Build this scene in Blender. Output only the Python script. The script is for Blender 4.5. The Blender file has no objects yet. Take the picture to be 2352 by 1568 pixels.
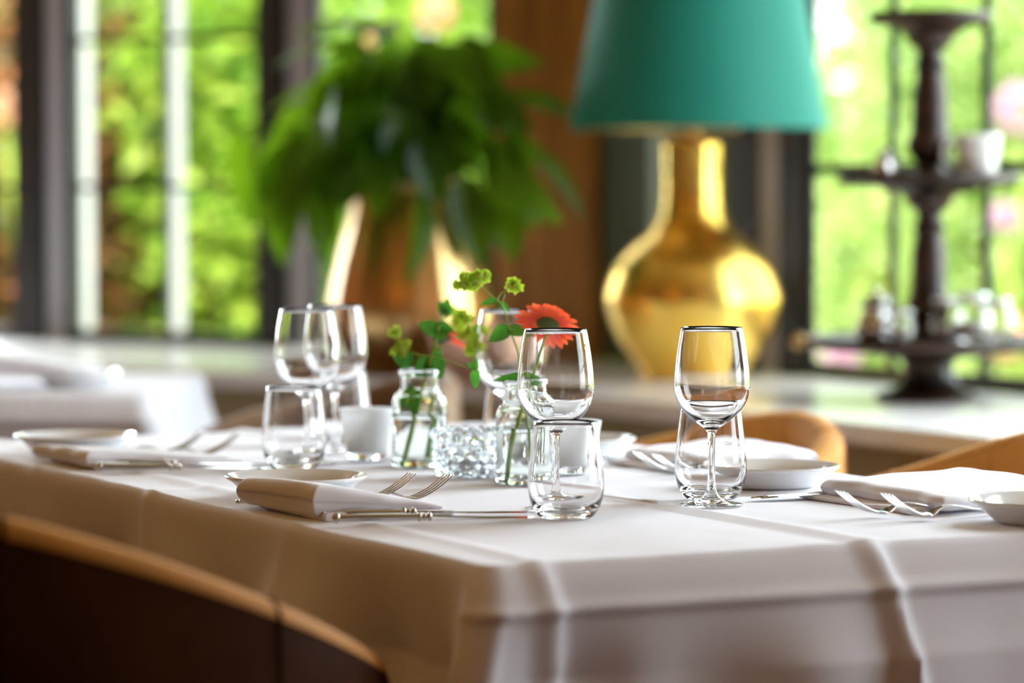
import bpy, bmesh, math, random
from mathutils import Vector, Matrix
random.seed(7)
sc = bpy.context.scene
COL = sc.collection
PI = math.pi

# ------------------------------------------------------------------ camera
F = 7500.0                       # focal length in pixels of the 2352x1568 frame
CZ = 1.0786
PITCH = math.atan(344.0 / F)
cam_d = bpy.data.cameras.new('camera'); cam = bpy.data.objects.new('camera', cam_d); COL.objects.link(cam)
cam_d.sensor_width = 36.0; cam_d.lens = F / 2352.0 * 36.0
cam.location = (0, 0, CZ); cam.rotation_euler = (PI / 2 - PITCH, 0, 0)
cam_d.clip_start = 0.1; cam_d.clip_end = 200
cam_d.dof.use_dof = True; cam_d.dof.focus_distance = 3.42; cam_d.dof.aperture_fstop = 2.75
sc.camera = cam

def ray(u, v):
    x = (u - 1176.0) / F; y = -(v - 784.0) / F
    return Vector((x, math.cos(PITCH) + y * math.sin(PITCH), -math.sin(PITCH) + y * math.cos(PITCH)))
def on_plane(u, v, z):
    d = ray(u, v); t = (z - CZ) / d.z
    return Vector((d.x * t, d.y * t, z))
def at(u, v, D):
    d = ray(u, v); t = D / d.y
    return Vector((d.x * t, D, CZ + d.z * t))

# ------------------------------------------------------------------ world, sun, window light, exposure
w = bpy.data.worlds.new('sky'); sc.world = w; w.use_nodes = True
nt = w.node_tree; nt.nodes.clear()
wo = nt.nodes.new('ShaderNodeOutputWorld'); bg = nt.nodes.new('ShaderNodeBackground')
sky = nt.nodes.new('ShaderNodeTexSky'); sky.sky_type = 'HOSEK_WILKIE'
sky.sun_direction = Vector((-0.45, -0.35, 0.82)).normalized(); sky.turbidity = 3.0; sky.ground_albedo = 0.3
mxs = nt.nodes.new('ShaderNodeMix'); mxs.data_type = 'RGBA'; mxs.inputs[0].default_value = 0.45   # thin bright haze over the blue
mxs.inputs[7].default_value = (1.45, 1.5, 1.5, 1)
nt.links.new(sky.outputs[0], mxs.inputs[6]); nt.links.new(mxs.outputs[2], bg.inputs[0]); nt.links.new(bg.outputs[0], wo.inputs[0])
bg.inputs[1].default_value = 4.3

sun_d = bpy.data.lights.new('sun', 'SUN'); sun = bpy.data.objects.new('sun', sun_d); COL.objects.link(sun)
sun_d.energy = 8.0; sun_d.angle = math.radians(1.2); sun_d.color = (1.0, 0.95, 0.84)
sun.rotation_euler = Vector((0.45, 0.35, -0.82)).to_track_quat('-Z', 'Y').to_euler()

def area(name, loc, target, sx, sy, power, color):
    d = bpy.data.lights.new(name, 'AREA'); o = bpy.data.objects.new(name, d); COL.objects.link(o)
    d.shape = 'RECTANGLE'; d.size = sx; d.size_y = sy; d.energy = power; d.color = color
    o.location = loc; o.rotation_euler = (Vector(target) - Vector(loc)).to_track_quat('-Z', 'Y').to_euler()
    return o
# daylight entering by the windows further along the right-hand wall, outside the frame
AREA_R = area('daylight_side_window', (1.95, 4.05, 1.55), (0.0, 3.0, 0.9), 1.25, 1.5, 64, (0.82, 0.90, 1.0))
AREA_W = area('daylight_lamp_window', (1.5, 5.3, 1.5), (0.0, 4.5, 0.9), 0.8, 1.4, 20, (0.90, 0.96, 1.0))
AREA_N = area('daylight_near_window', (2.55, 1.60, 1.55), (0.2, 3.3, 0.8), 1.1, 1.4, 14, (0.95, 0.97, 1.0))
AREA_L = area('daylight_left_window', (-2.75, 7.6, 1.75), (-0.4, 3.6, 0.8), 1.5, 1.5, 260, (0.86, 0.91, 1.0))

# added warm fill light, out of view at left, to tint the shaded drape
pd = bpy.data.lights.new('warm_fill', 'POINT'); pdo = bpy.data.objects.new('warm_fill', pd); COL.objects.link(pdo)
pd.energy = 7; pd.color = (1.0, 0.43, 0.08); pd.shadow_soft_size = 0.25; pdo.location = (-1.7, 2.7, 2.0)

pd2 = pd.copy(); pd2.energy = 11; pd2.color = (1.0, 0.52, 0.32); pdo2 = bpy.data.objects.new('warm_fill', pd2); COL.objects.link(pdo2); pdo2.location = (1.5, 0.9, 2.2)  # second added fill light, out of view at right, warms the near drape
sc.view_settings.view_transform = 'Standard'; sc.view_settings.look = 'None'
sc.view_settings.gamma = 1.0; sc.view_settings.use_curve_mapping = False
sc.view_settings.exposure = 0.55
cy = sc.cycles
cy.max_bounces = 20; cy.transmission_bounces = 20; cy.transparent_max_bounces = 16
cy.diffuse_bounces = 4; cy.glossy_bounces = 5; cy.sample_clamp_indirect = 8.0
cy.use_denoising = True

# ------------------------------------------------------------------ material helpers
def new_mat(name):
    m = bpy.data.materials.new(name); m.use_nodes = True
    return m, m.node_tree, m.node_tree.nodes['Principled BSDF']
def P(name, col, rough=0.5, metal=0.0, **kw):
    m, t, b = new_mat(name)
    b.inputs['Base Color'].default_value = (*col, 1); b.inputs['Roughness'].default_value = rough
    b.inputs['Metallic'].default_value = metal
    for k, v in kw.items():
        b.inputs[k].default_value = v
    return m
def noise_color(m, c1, c2, scale, detail=4, lo=0.35, hi=0.65, stretch=None, rough=None):
    t = m.node_tree; b = t.nodes['Principled BSDF']
    tc = t.nodes.new('ShaderNodeTexCoord'); n = t.nodes.new('ShaderNodeTexNoise')
    n.inputs['Scale'].default_value = scale; n.inputs['Detail'].default_value = detail
    src = tc.outputs['Object']
    if stretch:
        mp = t.nodes.new('ShaderNodeMapping'); mp.inputs['Scale'].default_value = stretch
        t.links.new(src, mp.inputs[0]); src = mp.outputs[0]
    t.links.new(src, n.inputs['Vector'])
    r = t.nodes.new('ShaderNodeValToRGB'); r.color_ramp.elements[0].position = lo; r.color_ramp.elements[1].position = hi
    r.color_ramp.elements[0].color = (*c1, 1); r.color_ramp.elements[1].color = (*c2, 1)
    t.links.new(n.outputs['Fac'], r.inputs['Fac']); t.links.new(r.outputs['Color'], b.inputs['Base Color'])
    return m
def bump(m, scale, strength, dist=0.001, kind='noise', stretch=None):
    t = m.node_tree; b = t.nodes['Principled BSDF']
    tc = t.nodes.new('ShaderNodeTexCoord')
    n = t.nodes.new('ShaderNodeTexNoise'); n.inputs['Scale'].default_value = scale; n.inputs['Detail'].default_value = 3
    src = tc.outputs['Object']
    if stretch:
        mp = t.nodes.new('ShaderNodeMapping'); mp.inputs['Scale'].default_value = stretch
        t.links.new(src, mp.inputs[0]); src = mp.outputs[0]
    t.links.new(src, n.inputs['Vector'])
    bp = t.nodes.new('ShaderNodeBump'); bp.inputs['Strength'].default_value = strength; bp.inputs['Distance'].default_value = dist
    t.links.new(n.outputs['Fac'], bp.inputs['Height']); t.links.new(bp.outputs[0], b.inputs['Normal'])
    return m
def glass_mat(name, col=(1, 1, 1), ior=1.46, rough=0.0):
    m = bpy.data.materials.new(name); m.use_nodes = True; t = m.node_tree; t.nodes.clear()
    o = t.nodes.new('ShaderNodeOutputMaterial'); g = t.nodes.new('ShaderNodeBsdfGlass')
    g.inputs['Color'].default_value = (*col, 1); g.inputs['IOR'].default_value = ior; g.inputs['Roughness'].default_value = rough
    t.links.new(g.outputs[0], o.inputs[0]); return m
def leaf_mat(name, c_dark, c_light, trans=0.5, rough=0.35, island=False, scale=3.0):
    m = bpy.data.materials.new(name); m.use_nodes = True; t = m.node_tree; b = t.nodes['Principled BSDF']
    out = t.nodes['Material Output']
    r = t.nodes.new('ShaderNodeValToRGB')
    r.color_ramp.elements[0].color = (*c_dark, 1); r.color_ramp.elements[1].color = (*c_light, 1)
    if island:
        g = t.nodes.new('ShaderNodeNewGeometry'); t.links.new(g.outputs['Random Per Island'], r.inputs['Fac'])
    else:
        tc = t.nodes.new('ShaderNodeTexCoord'); n = t.nodes.new('ShaderNodeTexNoise'); n.inputs['Scale'].default_value = scale
        t.links.new(tc.outputs['Object'], n.inputs['Vector']); t.links.new(n.outputs['Fac'], r.inputs['Fac'])
        r.color_ramp.elements[0].position = 0.3; r.color_ramp.elements[1].position = 0.7
    t.links.new(r.outputs['Color'], b.inputs['Base Color']); b.inputs['Roughness'].default_value = rough
    tr = t.nodes.new('ShaderNodeBsdfTranslucent'); t.links.new(r.outputs['Color'], tr.inputs['Color'])
    mx = t.nodes.new('ShaderNodeMixShader'); mx.inputs[0].default_value = trans
    t.links.new(b.outputs[0], mx.inputs[1]); t.links.new(tr.outputs[0], mx.inputs[2]); t.links.new(mx.outputs[0], out.inputs[0])
    return m

M = {}
M['cloth'] = bump(P('white_linen', (0.845, 0.85, 0.915), 0.75, **{'Sheen Weight': 0.15}), 900, 0.25, 0.0004)
M['napkin'] = bump(P('napkin_linen', (0.87, 0.875, 0.93), 0.8, **{'Sheen Weight': 0.2}), 1400, 0.35, 0.0005)
M['glass'] = glass_mat('clear_glass', (1, 1, 1), 1.47)
M['vase_glass'] = glass_mat('vase_glass', (0.98, 0.996, 0.99), 1.48)
M['crystal'] = glass_mat('cut_crystal', (0.97, 0.99, 1.0), 1.52)
M['water'] = glass_mat('water', (0.99, 1, 1), 1.333)
M['etch'] = P('etched_print', (0.35, 0.37, 0.42), 0.6)
M['porcelain'] = P('porcelain', (0.84, 0.85, 0.84), 0.12, **{'Coat Weight': 0.5, 'Coat Roughness': 0.05})
M['steel'] = P('polished_steel', (0.62, 0.61, 0.60), 0.10, 1.0)
M['steel_old'] = P('aged_silver', (0.55, 0.50, 0.42), 0.25, 1.0)
def frosted():
    m = bpy.data.materials.new('frosted_white_glass'); m.use_nodes = True; t = m.node_tree; b = t.nodes['Principled BSDF']
    b.inputs['Base Color'].default_value = (0.93, 0.94, 0.94, 1); b.inputs['Roughness'].default_value = 0.35
    tr = t.nodes.new('ShaderNodeBsdfTranslucent'); tr.inputs['Color'].default_value = (0.95, 0.96, 0.96, 1)
    mx = t.nodes.new('ShaderNodeMixShader'); mx.inputs[0].default_value = 0.5
    t.links.new(b.outputs[0], mx.inputs[1]); t.links.new(tr.outputs[0], mx.inputs[2])
    t.links.new(mx.outputs[0], t.nodes['Material Output'].inputs[0]); return m
M['frost'] = frosted()
M['gold'] = bump(noise_color(P('gold_leaf', (0.9, 0.62, 0.16), 0.27, 1.0), (1.0, 0.62, 0.10), (1.0, 0.72, 0.17), 9), 22, 0.12, 0.004)
M['gold_lining'] = P('gold_lining', (0.85, 0.58, 0.20), 0.45, 0.7)
M['velvet'] = bump(P('teal_velvet', (0.004, 0.23, 0.17), 0.7, **{'Sheen Weight': 0.35, 'Sheen Roughness': 0.4, 'Sheen Tint': (0.25, 0.85, 0.70, 1)}), 120, 0.1)
M['brass'] = bump(noise_color(P('aged_brass', (0.75, 0.5, 0.18), 0.28, 1.0), (0.42, 0.24, 0.08), (0.85, 0.58, 0.24), 5, stretch=(1, 1, 0.25)), 30, 0.15, 0.003)
M['copper'] = noise_color(P('copper', (0.9, 0.5, 0.32), 0.45, 0.45), (0.85, 0.50, 0.32), (0.98, 0.70, 0.52), 6)
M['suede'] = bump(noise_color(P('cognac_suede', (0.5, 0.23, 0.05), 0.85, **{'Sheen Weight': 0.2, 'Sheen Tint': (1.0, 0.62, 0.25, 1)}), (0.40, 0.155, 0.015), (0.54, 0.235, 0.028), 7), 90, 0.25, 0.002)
M['suede_shaded'] = bump(noise_color(P('shaded_brown_suede', (0.2, 0.09, 0.03), 0.95, **{'Specular IOR Level': 0.1}), (0.030, 0.008, 0.001), (0.055, 0.018, 0.003), 7), 90, 0.25, 0.002)  # shade on the foreground chair shell is put into this near-black colour
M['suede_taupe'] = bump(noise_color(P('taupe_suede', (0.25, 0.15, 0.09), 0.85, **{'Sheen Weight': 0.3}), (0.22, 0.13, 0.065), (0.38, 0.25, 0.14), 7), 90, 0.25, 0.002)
M['chair_leg'] = P('chair_leg_black', (0.02, 0.018, 0.016), 0.4)
M['dark_wood'] = bump(noise_color(P('dark_turned_wood', (0.03, 0.014, 0.008), 0.35), (0.006, 0.004, 0.003), (0.045, 0.017, 0.007), 6, stretch=(1, 1, 6)), 40, 0.2, 0.002)
M['brown_wood'] = bump(noise_color(P('varnished_brown_wood', (0.2, 0.08, 0.02), 0.4), (0.26, 0.105, 0.016), (0.50, 0.23, 0.045), 8, stretch=(4, 4, 0.3)), 60, 0.2, 0.002, stretch=(4, 4, 0.2))
M['stone'] = noise_color(P('pale_stone_counter', (0.6, 0.6, 0.57), 0.22, **{'IOR': 1.6}), (0.80, 0.80, 0.77), (0.90, 0.90, 0.88), 3, 6)
M['panel'] = noise_color(P('olive_grey_panelling', (0.2, 0.16, 0.08), 0.6), (0.30, 0.24, 0.11), (0.38, 0.31, 0.16), 2)
M['frame'] = P('black_steel_frame', (0.012, 0.014, 0.015), 0.35)
M['frame_lit'] = P('lit_grey_reveal', (0.42, 0.41, 0.46), 0.5)  # light on the post side faces is put into this lighter grey
M['frame_pale'] = P('pale_outer_frame', (0.85, 0.85, 0.80), 0.55)
M['green_wall'] = noise_color(P('dark_green_paint', (0.02, 0.05, 0.03), 0.55), (0.035, 0.065, 0.035), (0.055, 0.09, 0.05), 2)
M['pale_trim'] = P('pale_teal_trim', (0.42, 0.60, 0.55), 0.5)
M['wall_warm'] = noise_color(P('warm_brown_plaster', (0.33, 0.19, 0.08), 0.8), (0.18, 0.065, 0.010), (0.25, 0.10, 0.018), 1.5)
M['floor'] = noise_color(P('dark_oak_floor', (0.1, 0.05, 0.02), 0.4), (0.07, 0.026, 0.004), (0.13, 0.05, 0.010), 3, stretch=(1, 8, 1))
M['ceiling'] = P('cream_ceiling', (0.34, 0.22, 0.10), 0.8)
M['outer_brick'] = noise_color(P('outer_wall_brick', (0.35, 0.2, 0.13), 0.9), (0.3, 0.16, 0.1), (0.42, 0.26, 0.18), 12)
M['lawn'] = noise_color(P('sunlit_lawn', (0.2, 0.4, 0.05), 0.9), (0.20, 0.42, 0.04), (0.42, 0.62, 0.13), 1.2)
M['leaf_pot'] = leaf_mat('lily_leaf', (0.030, 0.11, 0.004), (0.24, 0.46, 0.012), 0.65, 0.3)
M['shrub_a'] = leaf_mat('shrub_leaf_deep', (0.04, 0.09, 0.025), (0.30, 0.40, 0.15), 0.45, 0.4, True)
M['shrub_b'] = leaf_mat('shrub_leaf_lime', (0.15, 0.36, 0.02), (0.62, 0.78, 0.12), 0.5, 0.4, True)
M['shrub_c'] = leaf_mat('shrub_leaf_pale', (0.33, 0.48, 0.13), (0.62, 0.72, 0.30), 0.5, 0.5, True)
M['shrub_rust'] = leaf_mat('rust_leaf', (0.08, 0.10, 0.03), (0.55, 0.22, 0.08), 0.4, 0.5, True)
M['bark'] = P('bark', (0.10, 0.06, 0.03), 0.9)
M['pink'] = leaf_mat('pink_petal', (0.72, 0.40, 0.62), (0.88, 0.62, 0.80), 0.4, 0.6, True)
M['peach'] = leaf_mat('peach_petal', (0.85, 0.40, 0.25), (0.98, 0.72, 0.52), 0.4, 0.6, True)
M['stem'] = leaf_mat('green_stem', (0.32, 0.50, 0.04), (0.52, 0.70, 0.10), 0.25, 0.4, scale=30)
M['sprig_leaf'] = leaf_mat('round_sprig_leaf', (0.04, 0.20, 0.02), (0.11, 0.38, 0.04), 0.45, 0.35, scale=40)
M['bract'] = leaf_mat('lime_bract', (0.38, 0.60, 0.02), (0.66, 0.84, 0.10), 0.45, 0.4, scale=60)
M['bud'] = P('yellow_bud', (0.80, 0.78, 0.22), 0.5)
M['petal'] = leaf_mat('orange_red_petal', (0.90, 0.075, 0.02), (1.0, 0.22, 0.07), 0.35, 0.5, scale=60)
M['calyx'] = bump(P('hairy_calyx', (0.11, 0.17, 0.055), 0.8), 400, 0.4)
M['pane'] = None
def pane_mat():
    m = bpy.data.materials.new('window_glass'); m.use_nodes = True; t = m.node_tree; t.nodes.clear()
    o = t.nodes.new('ShaderNodeOutputMaterial'); tr = t.nodes.new('ShaderNodeBsdfTransparent'); g = t.nodes.new('ShaderNodeBsdfGlossy')
    tr.inputs[0].default_value = (0.97, 0.985, 0.975, 1); g.inputs['Roughness'].default_value = 0.02
    mx = t.nodes.new('ShaderNodeMixShader'); lw = t.nodes.new('ShaderNodeLayerWeight'); pw = t.nodes.new('ShaderNodeMath'); ma = t.nodes.new('ShaderNodeMath')
    pw.operation = 'POWER'; pw.inputs[1].default_value = 5.0; ma.operation = 'MULTIPLY_ADD'; ma.inputs[1].default_value = 0.5; ma.inputs[2].default_value = 0.02
    lw.inputs['Blend'].default_value = 0.5
    t.links.new(lw.outputs['Facing'], pw.inputs[0]); t.links.new(pw.outputs[0], ma.inputs[0]); t.links.new(ma.outputs[0], mx.inputs[0]); t.links.new(tr.outputs[0], mx.inputs[1]); t.links.new(g.outputs[0], mx.inputs[2])
    t.links.new(mx.outputs[0], o.inputs[0]); return m
M['pane'] = pane_mat()

# ------------------------------------------------------------------ geometry helpers
class G:
    """collects vertices and faces for one mesh"""
    def __init__(s): s.v = []; s.f = []
    def add(s, vs, fs, mat=None):
        o = len(s.v)
        s.v += [tuple(mat @ Vector(p)) for p in vs] if mat is not None else [tuple(p) for p in vs]
        s.f += [tuple(i + o for i in f) for f in fs]; return s
    def box(s, x0, x1, y0, y1, z0, z1, mat=None):
        vs = [(x, y, z) for x in (x0, x1) for y in (y0, y1) for z in (z0, z1)]
        return s.add(vs, [(0, 1, 3, 2), (4, 6, 7, 5), (0, 4, 5, 1), (2, 3, 7, 6), (0, 2, 6, 4), (1, 5, 7, 3)], mat)
    def lathe(s, prof, seg=48, mat=None, rfun=None):
        vs, fs, rings = [], [], []
        for k, (r, z) in enumerate(prof):
            if r <= 1e-6:
                rings.append([len(vs)]); vs.append((0, 0, z))
            else:
                rr = []
                for i in range(seg):
                    a = 2 * PI * i / seg; q = r + (rfun(a, k, z) if rfun else 0)
                    rr.append(len(vs)); vs.append((q * math.cos(a), q * math.sin(a), z))
                rings.append(rr)
        for A, B in zip(rings, rings[1:]):
            for i in range(seg):
                j = (i + 1) % seg
                if len(A) == 1 and len(B) == 1: continue
                if len(A) == 1: fs.append((A[0], B[j], B[i]))
                elif len(B) == 1: fs.append((A[i], A[j], B[0]))
                else: fs.append((A[i], A[j], B[j], B[i]))
        return s.add(vs, fs, mat)
    def tube(s, pts, rad, seg=10, flat=1.0, up=None, cap=True):
        pts = [Vector(p) for p in pts]
        if not hasattr(rad, '__len__'): rad = [rad] * len(pts)
        vs, fs = [], []; n = None
        for i, p in enumerate(pts):
            t = (pts[min(i + 1, len(pts) - 1)] - pts[max(i - 1, 0)]).normalized()
            if n is None:
                n = (up or (Vector((0, 0, 1)) if abs(t.z) < 0.9 else Vector((1, 0, 0))))
            n = (n - t * n.dot(t)).normalized(); b = t.cross(n)
            for k in range(seg):
                a = 2 * PI * k / seg
                vs.append(p + b * (math.cos(a) * rad[i]) + n * (math.sin(a) * rad[i] * flat))
        for i in range(len(pts) - 1):
            for k in range(seg):
                k2 = (k + 1) % seg
                fs.append((i * seg + k, i * seg + k2, (i + 1) * seg + k2, (i + 1) * seg + k))
        if cap:
            fs.append(tuple(reversed(range(seg)))); fs.append(tuple(range((len(pts) - 1) * seg, len(pts) * seg)))
        return s.add(vs, fs)
    def ball(s, c, r, seg=12, rings=8, sc_=(1, 1, 1)):
        prof = [(r * math.sin(PI * k / rings), -r * math.cos(PI * k / rings)) for k in range(rings + 1)]
        prof[0] = (0, -r); prof[-1] = (0, r)
        return s.lathe(prof, seg, Matrix.Translation(c) @ Matrix.Diagonal((*sc_, 1)))
    def build(s, name, mat, parent=None, loc=None, rot=None, smooth=True, bevel=0, angle=None, fix=False):
        me = bpy.data.meshes.new(name); me.from_pydata([tuple(p) for p in s.v], [], s.f)
        if fix:
            bm = bmesh.new(); bm.from_mesh(me); bmesh.ops.recalc_face_normals(bm, faces=bm.faces); bm.to_mesh(me); bm.free()
        me.materials.append(mat)
        if smooth: me.polygons.foreach_set('use_smooth', [True] * len(me.polygons))
        if angle is not None: me.set_sharp_from_angle(angle=angle)
        me.update()
        o = bpy.data.objects.new(name, me); COL.objects.link(o)
        if loc is not None: o.location = loc
        if rot is not None: o.rotation_euler = rot
        if bevel:
            bv = o.modifiers.new('bevel', 'BEVEL'); bv.width = bevel; bv.segments = 2; bv.limit_method = 'ANGLE'
        if parent is not None: o.parent = parent
        return o

def curve(pts, n=8):
    """Catmull-Rom through points (tuples of any length)"""
    out = []; L = len(pts)
    for i in range(L - 1):
        p0 = pts[max(i - 1, 0)]; p1 = pts[i]; p2 = pts[i + 1]; p3 = pts[min(i + 2, L - 1)]
        for k in range(n):
            t = k / n
            out.append(tuple(0.5 * ((2 * b) + (-a + c) * t + (2 * a - 5 * b + 4 * c - d) * t * t + (-a + 3 * b - 3 * c + d) * t ** 3)
                             for a, b, c, d in zip(p0, p1, p2, p3)))
    out.append(tuple(pts[-1])); return out
def empty(name, loc=(0, 0, 0), rz=0.0):
    o = bpy.data.objects.new(name, None); COL.objects.link(o); o.location = loc; o.rotation_euler = (0, 0, rz)
    o.empty_display_size = 0.05; return o
def tag(o, label=None, cat=None, group=None, kind=None):
    if label: o['label'] = label
    if cat: o['category'] = cat
    if group: o['group'] = group
    if kind: o['kind'] = kind
    return o
def copy_tree(o, parent=None):
    c = o.copy(); COL.objects.link(c); c.parent = parent
    for ch in [x for x in bpy.data.objects if x.parent == o]: copy_tree(ch, c)
    return c
def struct(o): o['kind'] = 'structure'; return o

# ------------------------------------------------------------------ room shell
ZC = 0.72                                                    # counter height
CORNER = Vector((0.083, 7.157, 0))                           # where the two window walls meet
DL = Vector((-0.87, 0.49, 0)).normalized()                   # left wall runs this way from the corner
DR = Vector((0.5, -0.866, 0)).normalized()                   # right wall runs this way
NL = Vector((-0.49, -0.87, 0)).normalized()                  # into the room
NR = Vector((-0.866, -0.5, 0)).normalized()
def wall_t(u, d):
    """distance along a wall from the corner at which picture column u meets it"""
    k = (u - 1176.0) / F
    return (CORNER.x - k * CORNER.y) / (k * d.y - d.x)
def z_at(v, D): return at(1176, v, D).z
def wmat(d, n):                                              # local x along wall, y into room, z up
    m = Matrix.Identity(4)
    for i in range(3): m[i][0] = d[i]; m[i][1] = n[i]; m[i][2] = (0, 0, 1)[i]; m[i][3] = CORNER[i]
    return m
WL = wmat(DL, NL); WR = wmat(DR, NR)
def wbox(W, t0, t1, y0, y1, z0, z1, g=None):
    g = g or G(); g.box(min(t0, t1), max(t0, t1), y0, y1, z0, z1, W); return g
tl = lambda u: wall_t(u, DL)
tr_ = lambda u: wall_t(u, DR)
HC = 2.75
tL = CORNER + DL * 4.2

fl = G().box(-4.5, 4.2, -2.5, 10.5, -0.05, 0.0)
struct(fl.build('floor', M['floor'], smooth=False))
# ceiling polygon follows the bay so that the sun reaches the garden
e1 = CORNER + DL * 4.2; e2 = CORNER + DR * 8.0
cp = [CORNER + Vector((0.1, 0.25, 0)), e1 - NL * 0.2, Vector((-5.0, e1.y, 0)), Vector((-5.0, -2.6, 0)), Vector((e2.x + 0.2, -2.6, 0)), e2 - NR * 0.2]
g = G(); n = len(cp)
g.add([(p.x, p.y, HC) for p in cp] + [(p.x, p.y, HC + 0.1) for p in cp],
      [tuple(range(n)), tuple(reversed(range(n, 2 * n)))] + [(i, i + n, (i + 1) % n + n, (i + 1) % n) for i in range(n)])
struct(g.build('ceiling', M['ceiling'], smooth=False, fix=True))
struct(G().box(-4.6, -4.5, -2.6, 9.3, 0, HC).build('wall_side', M['wall_warm'], smooth=False))
struct(G().box(-4.6, 4.3, -2.7, -2.6, 0, HC).build('wall_back', M['wall_warm'], smooth=False))

g = G(); g.add([(-4.5, e1.y - 0.1, 0), (e1.x + 0.05, e1.y - 0.1, 0), (e1.x + 0.05, e1.y, 0), (-4.5, e1.y, 0)] + [(-4.5, e1.y - 0.1, HC), (e1.x + 0.05, e1.y - 0.1, HC), (e1.x + 0.05, e1.y, HC), (-4.5, e1.y, HC)],
      [(0, 1, 2, 3), (4, 5, 6, 7), (0, 1, 5, 4), (1, 2, 6, 5), (2, 3, 7, 6), (3, 0, 4, 7)])
struct(g.build('wall_far', M['wall_warm'], smooth=False, fix=True))
struct(G().box(e2.x - 0.02, e2.x + 0.1, -2.6, e2.y + 0.05, 0, HC).build('wall_near', M['wall_warm'], smooth=False))
# --- lower wall + lintel of both window walls
TL0, TL1 = 0.0, 4.2
TR1 = 8.0
ZH = 2.35
for nm, W, t1 in (('wall_left', WL, TL1), ('wall_right', WR, TR1)):
    g = G(); wbox(W, -0.02, t1, -0.16, -0.02, 0, ZC - 0.04, g); wbox(W, -0.02, t1, -0.16, 0.0, ZH, HC, g)
    struct(g.build(nm, M['panel'], smooth=False))

# --- left wall posts and windows (picture columns -> wall distances)
post_id = [0]
def post(W, t0, t1, y0, y1, mat, name='trim_1', z0=ZC, z1=ZH):
    post_id[0] += 1
    o = wbox(W, t0, t1, y0, y1, z0, z1).build('trim_%d' % post_id[0], mat, smooth=False, bevel=0.004); return struct(o)
post(WL, tl(100), tl(40), -0.03, 0.0, M['frame'])
post(WL, tl(152), tl(98), -0.03, -0.015, M['frame_lit'])
post(WL, tl(174), tl(150), -0.03, 0.01, M['frame'])
post(WL, tl(652), tl(608), -0.03, 0.01, M['frame'])
post(WL, tl(716), tl(650), -0.03, -0.015, M['frame_lit'])
post(WL, tl(1172), tl(1133), -0.03, 0.01, M['frame'])
post(WL, tl(1228), tl(1170), -0.03, -0.01, M['frame_lit'])
struct(wbox(WR, tr_(1500), tr_(1690), -0.12, -0.02, ZC, ZH).build('wall_pier', M['green_wall'], smooth=False))
struct(wbox(WR, tr_(1380), tr_(1512), -0.12, 0.0, ZC, ZH).build('wall_panel', M['green_wall'], smooth=False))
post(WR, tr_(1508), tr_(1550), -0.10, 0.02, M['pale_trim'])
# brown wooden corner column with three facets
g = G()
g.add([tuple(CORNER + DL * 0.05 + NL * 0.0), tuple(CORNER + DL * 0.05 + NL * 0.10), tuple(CORNER + (NL + NR) * 0.09), tuple(CORNER + DR * tr_(1385) + NR * 0.02),
       tuple(CORNER + DR * tr_(1385) - NR * 0.1), tuple(CORNER + DL * 0.05 - NL * 0.1)], [])
b_ = [Vector(p) for p in g.v]; g = G()
g.add([(p.x, p.y, ZC) for p in b_] + [(p.x, p.y, ZH) for p in b_], [tuple(range(6)), tuple(range(6, 12))] + [(i, (i + 1) % 6, (i + 1) % 6 + 6, i + 6) for i in range(6)])
corner_post = struct(g.build('trim_30', M['brown_wood'], smooth=False, bevel=0.006, fix=True))
post(WL, -0.02, tl(1224), 0.0, 0.05, M['brown_wood'])
post(WR, tr_(1692), tr_(1742), -0.03, 0.004, M['frame'])
post(WR, tr_(1740), tr_(1792), -0.03, -0.001, M['frame_lit'])
post(WR, tr_(1790), tr_(1850), -0.014, 0.004, M['frame'])

win_n = [0]
def window(W, t0, t1, verts, horis, pale=0.0, z0=ZC, z1=ZH, bw=0.022, vw=None, side=1, fd=0.028):
    """black steel window: frame, glazing bars and panes; pale = depth of the pale outer bar behind each vertical bar"""
    win_n[0] += 1
    root = empty('window_%d' % win_n[0], (0, 0, 0)); root['kind'] = 'structure'
    a, b = min(t0, t1), max(t0, t1)
    g = G(); fw = 0.03
    wbox(W, a, a + fw * 0.6, -fd, -0.005, z0, z1, g); wbox(W, b - fw * 0.6, b, -fd, -0.005, z0, z1, g)
    wbox(W, a, b, -fd, -0.005, z0, z0 + fw, g); wbox(W, a, b, -fd, -0.005, z1 - fw, z1, g)
    g.build('window_frame', M['frame'], root, smooth=False)
    for t in verts:
        h = vw or bw
        wbox(W, t - h / 2, t + h / 2, -fd, -0.008, z0, z1).build('glazing_bar', M['frame'], root, smooth=False)
        if pale:
            wbox(W, t - h / 2 - 0.0, t + h / 2, -fd - pale, -fd, z0 + 0.01, z1).build('outer_bar', M['frame_pale'], root, smooth=False)
    if pale:
        tt = b if side > 0 else a
        wbox(W, tt - 0.012, tt + 0.0, -fd - pale, -fd, z0 + 0.01, z1).build('outer_bar', M['frame_pale'], root, smooth=False)
    for z in horis:
        wbox(W, a, b, -fd, -0.009, z - bw / 2, z + bw / 2).build('glazing_bar', M['frame'], root, smooth=False)
    ts = [a] + sorted(verts) + [b]; zs = [z0] + sorted(horis) + [z1]
    for i in range(len(ts) - 1):
        for j in range(len(zs) - 1):
            wbox(W, ts[i], ts[i + 1], -0.018, -0.014, zs[j], zs[j + 1]).build('window_pane', M['pane'], root, smooth=False)
    return root
ZB = [z_at(430, 7.7), z_at(90, 7.7), z_at(90, 7.7) + 0.35, z_at(90, 7.7) + 0.70]
tA = tl(42)
window(WL, tl(160), tl(600), [tl(375)], ZB, pale=0.05, bw=0.014)
window(WL, tl(714), tl(1135), [], [ZB[2] + 0.1], bw=0.014)
window(WL, tA, tA + 0.60, [tA + 0.30], ZB, pale=0.05, bw=0.014)
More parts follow.
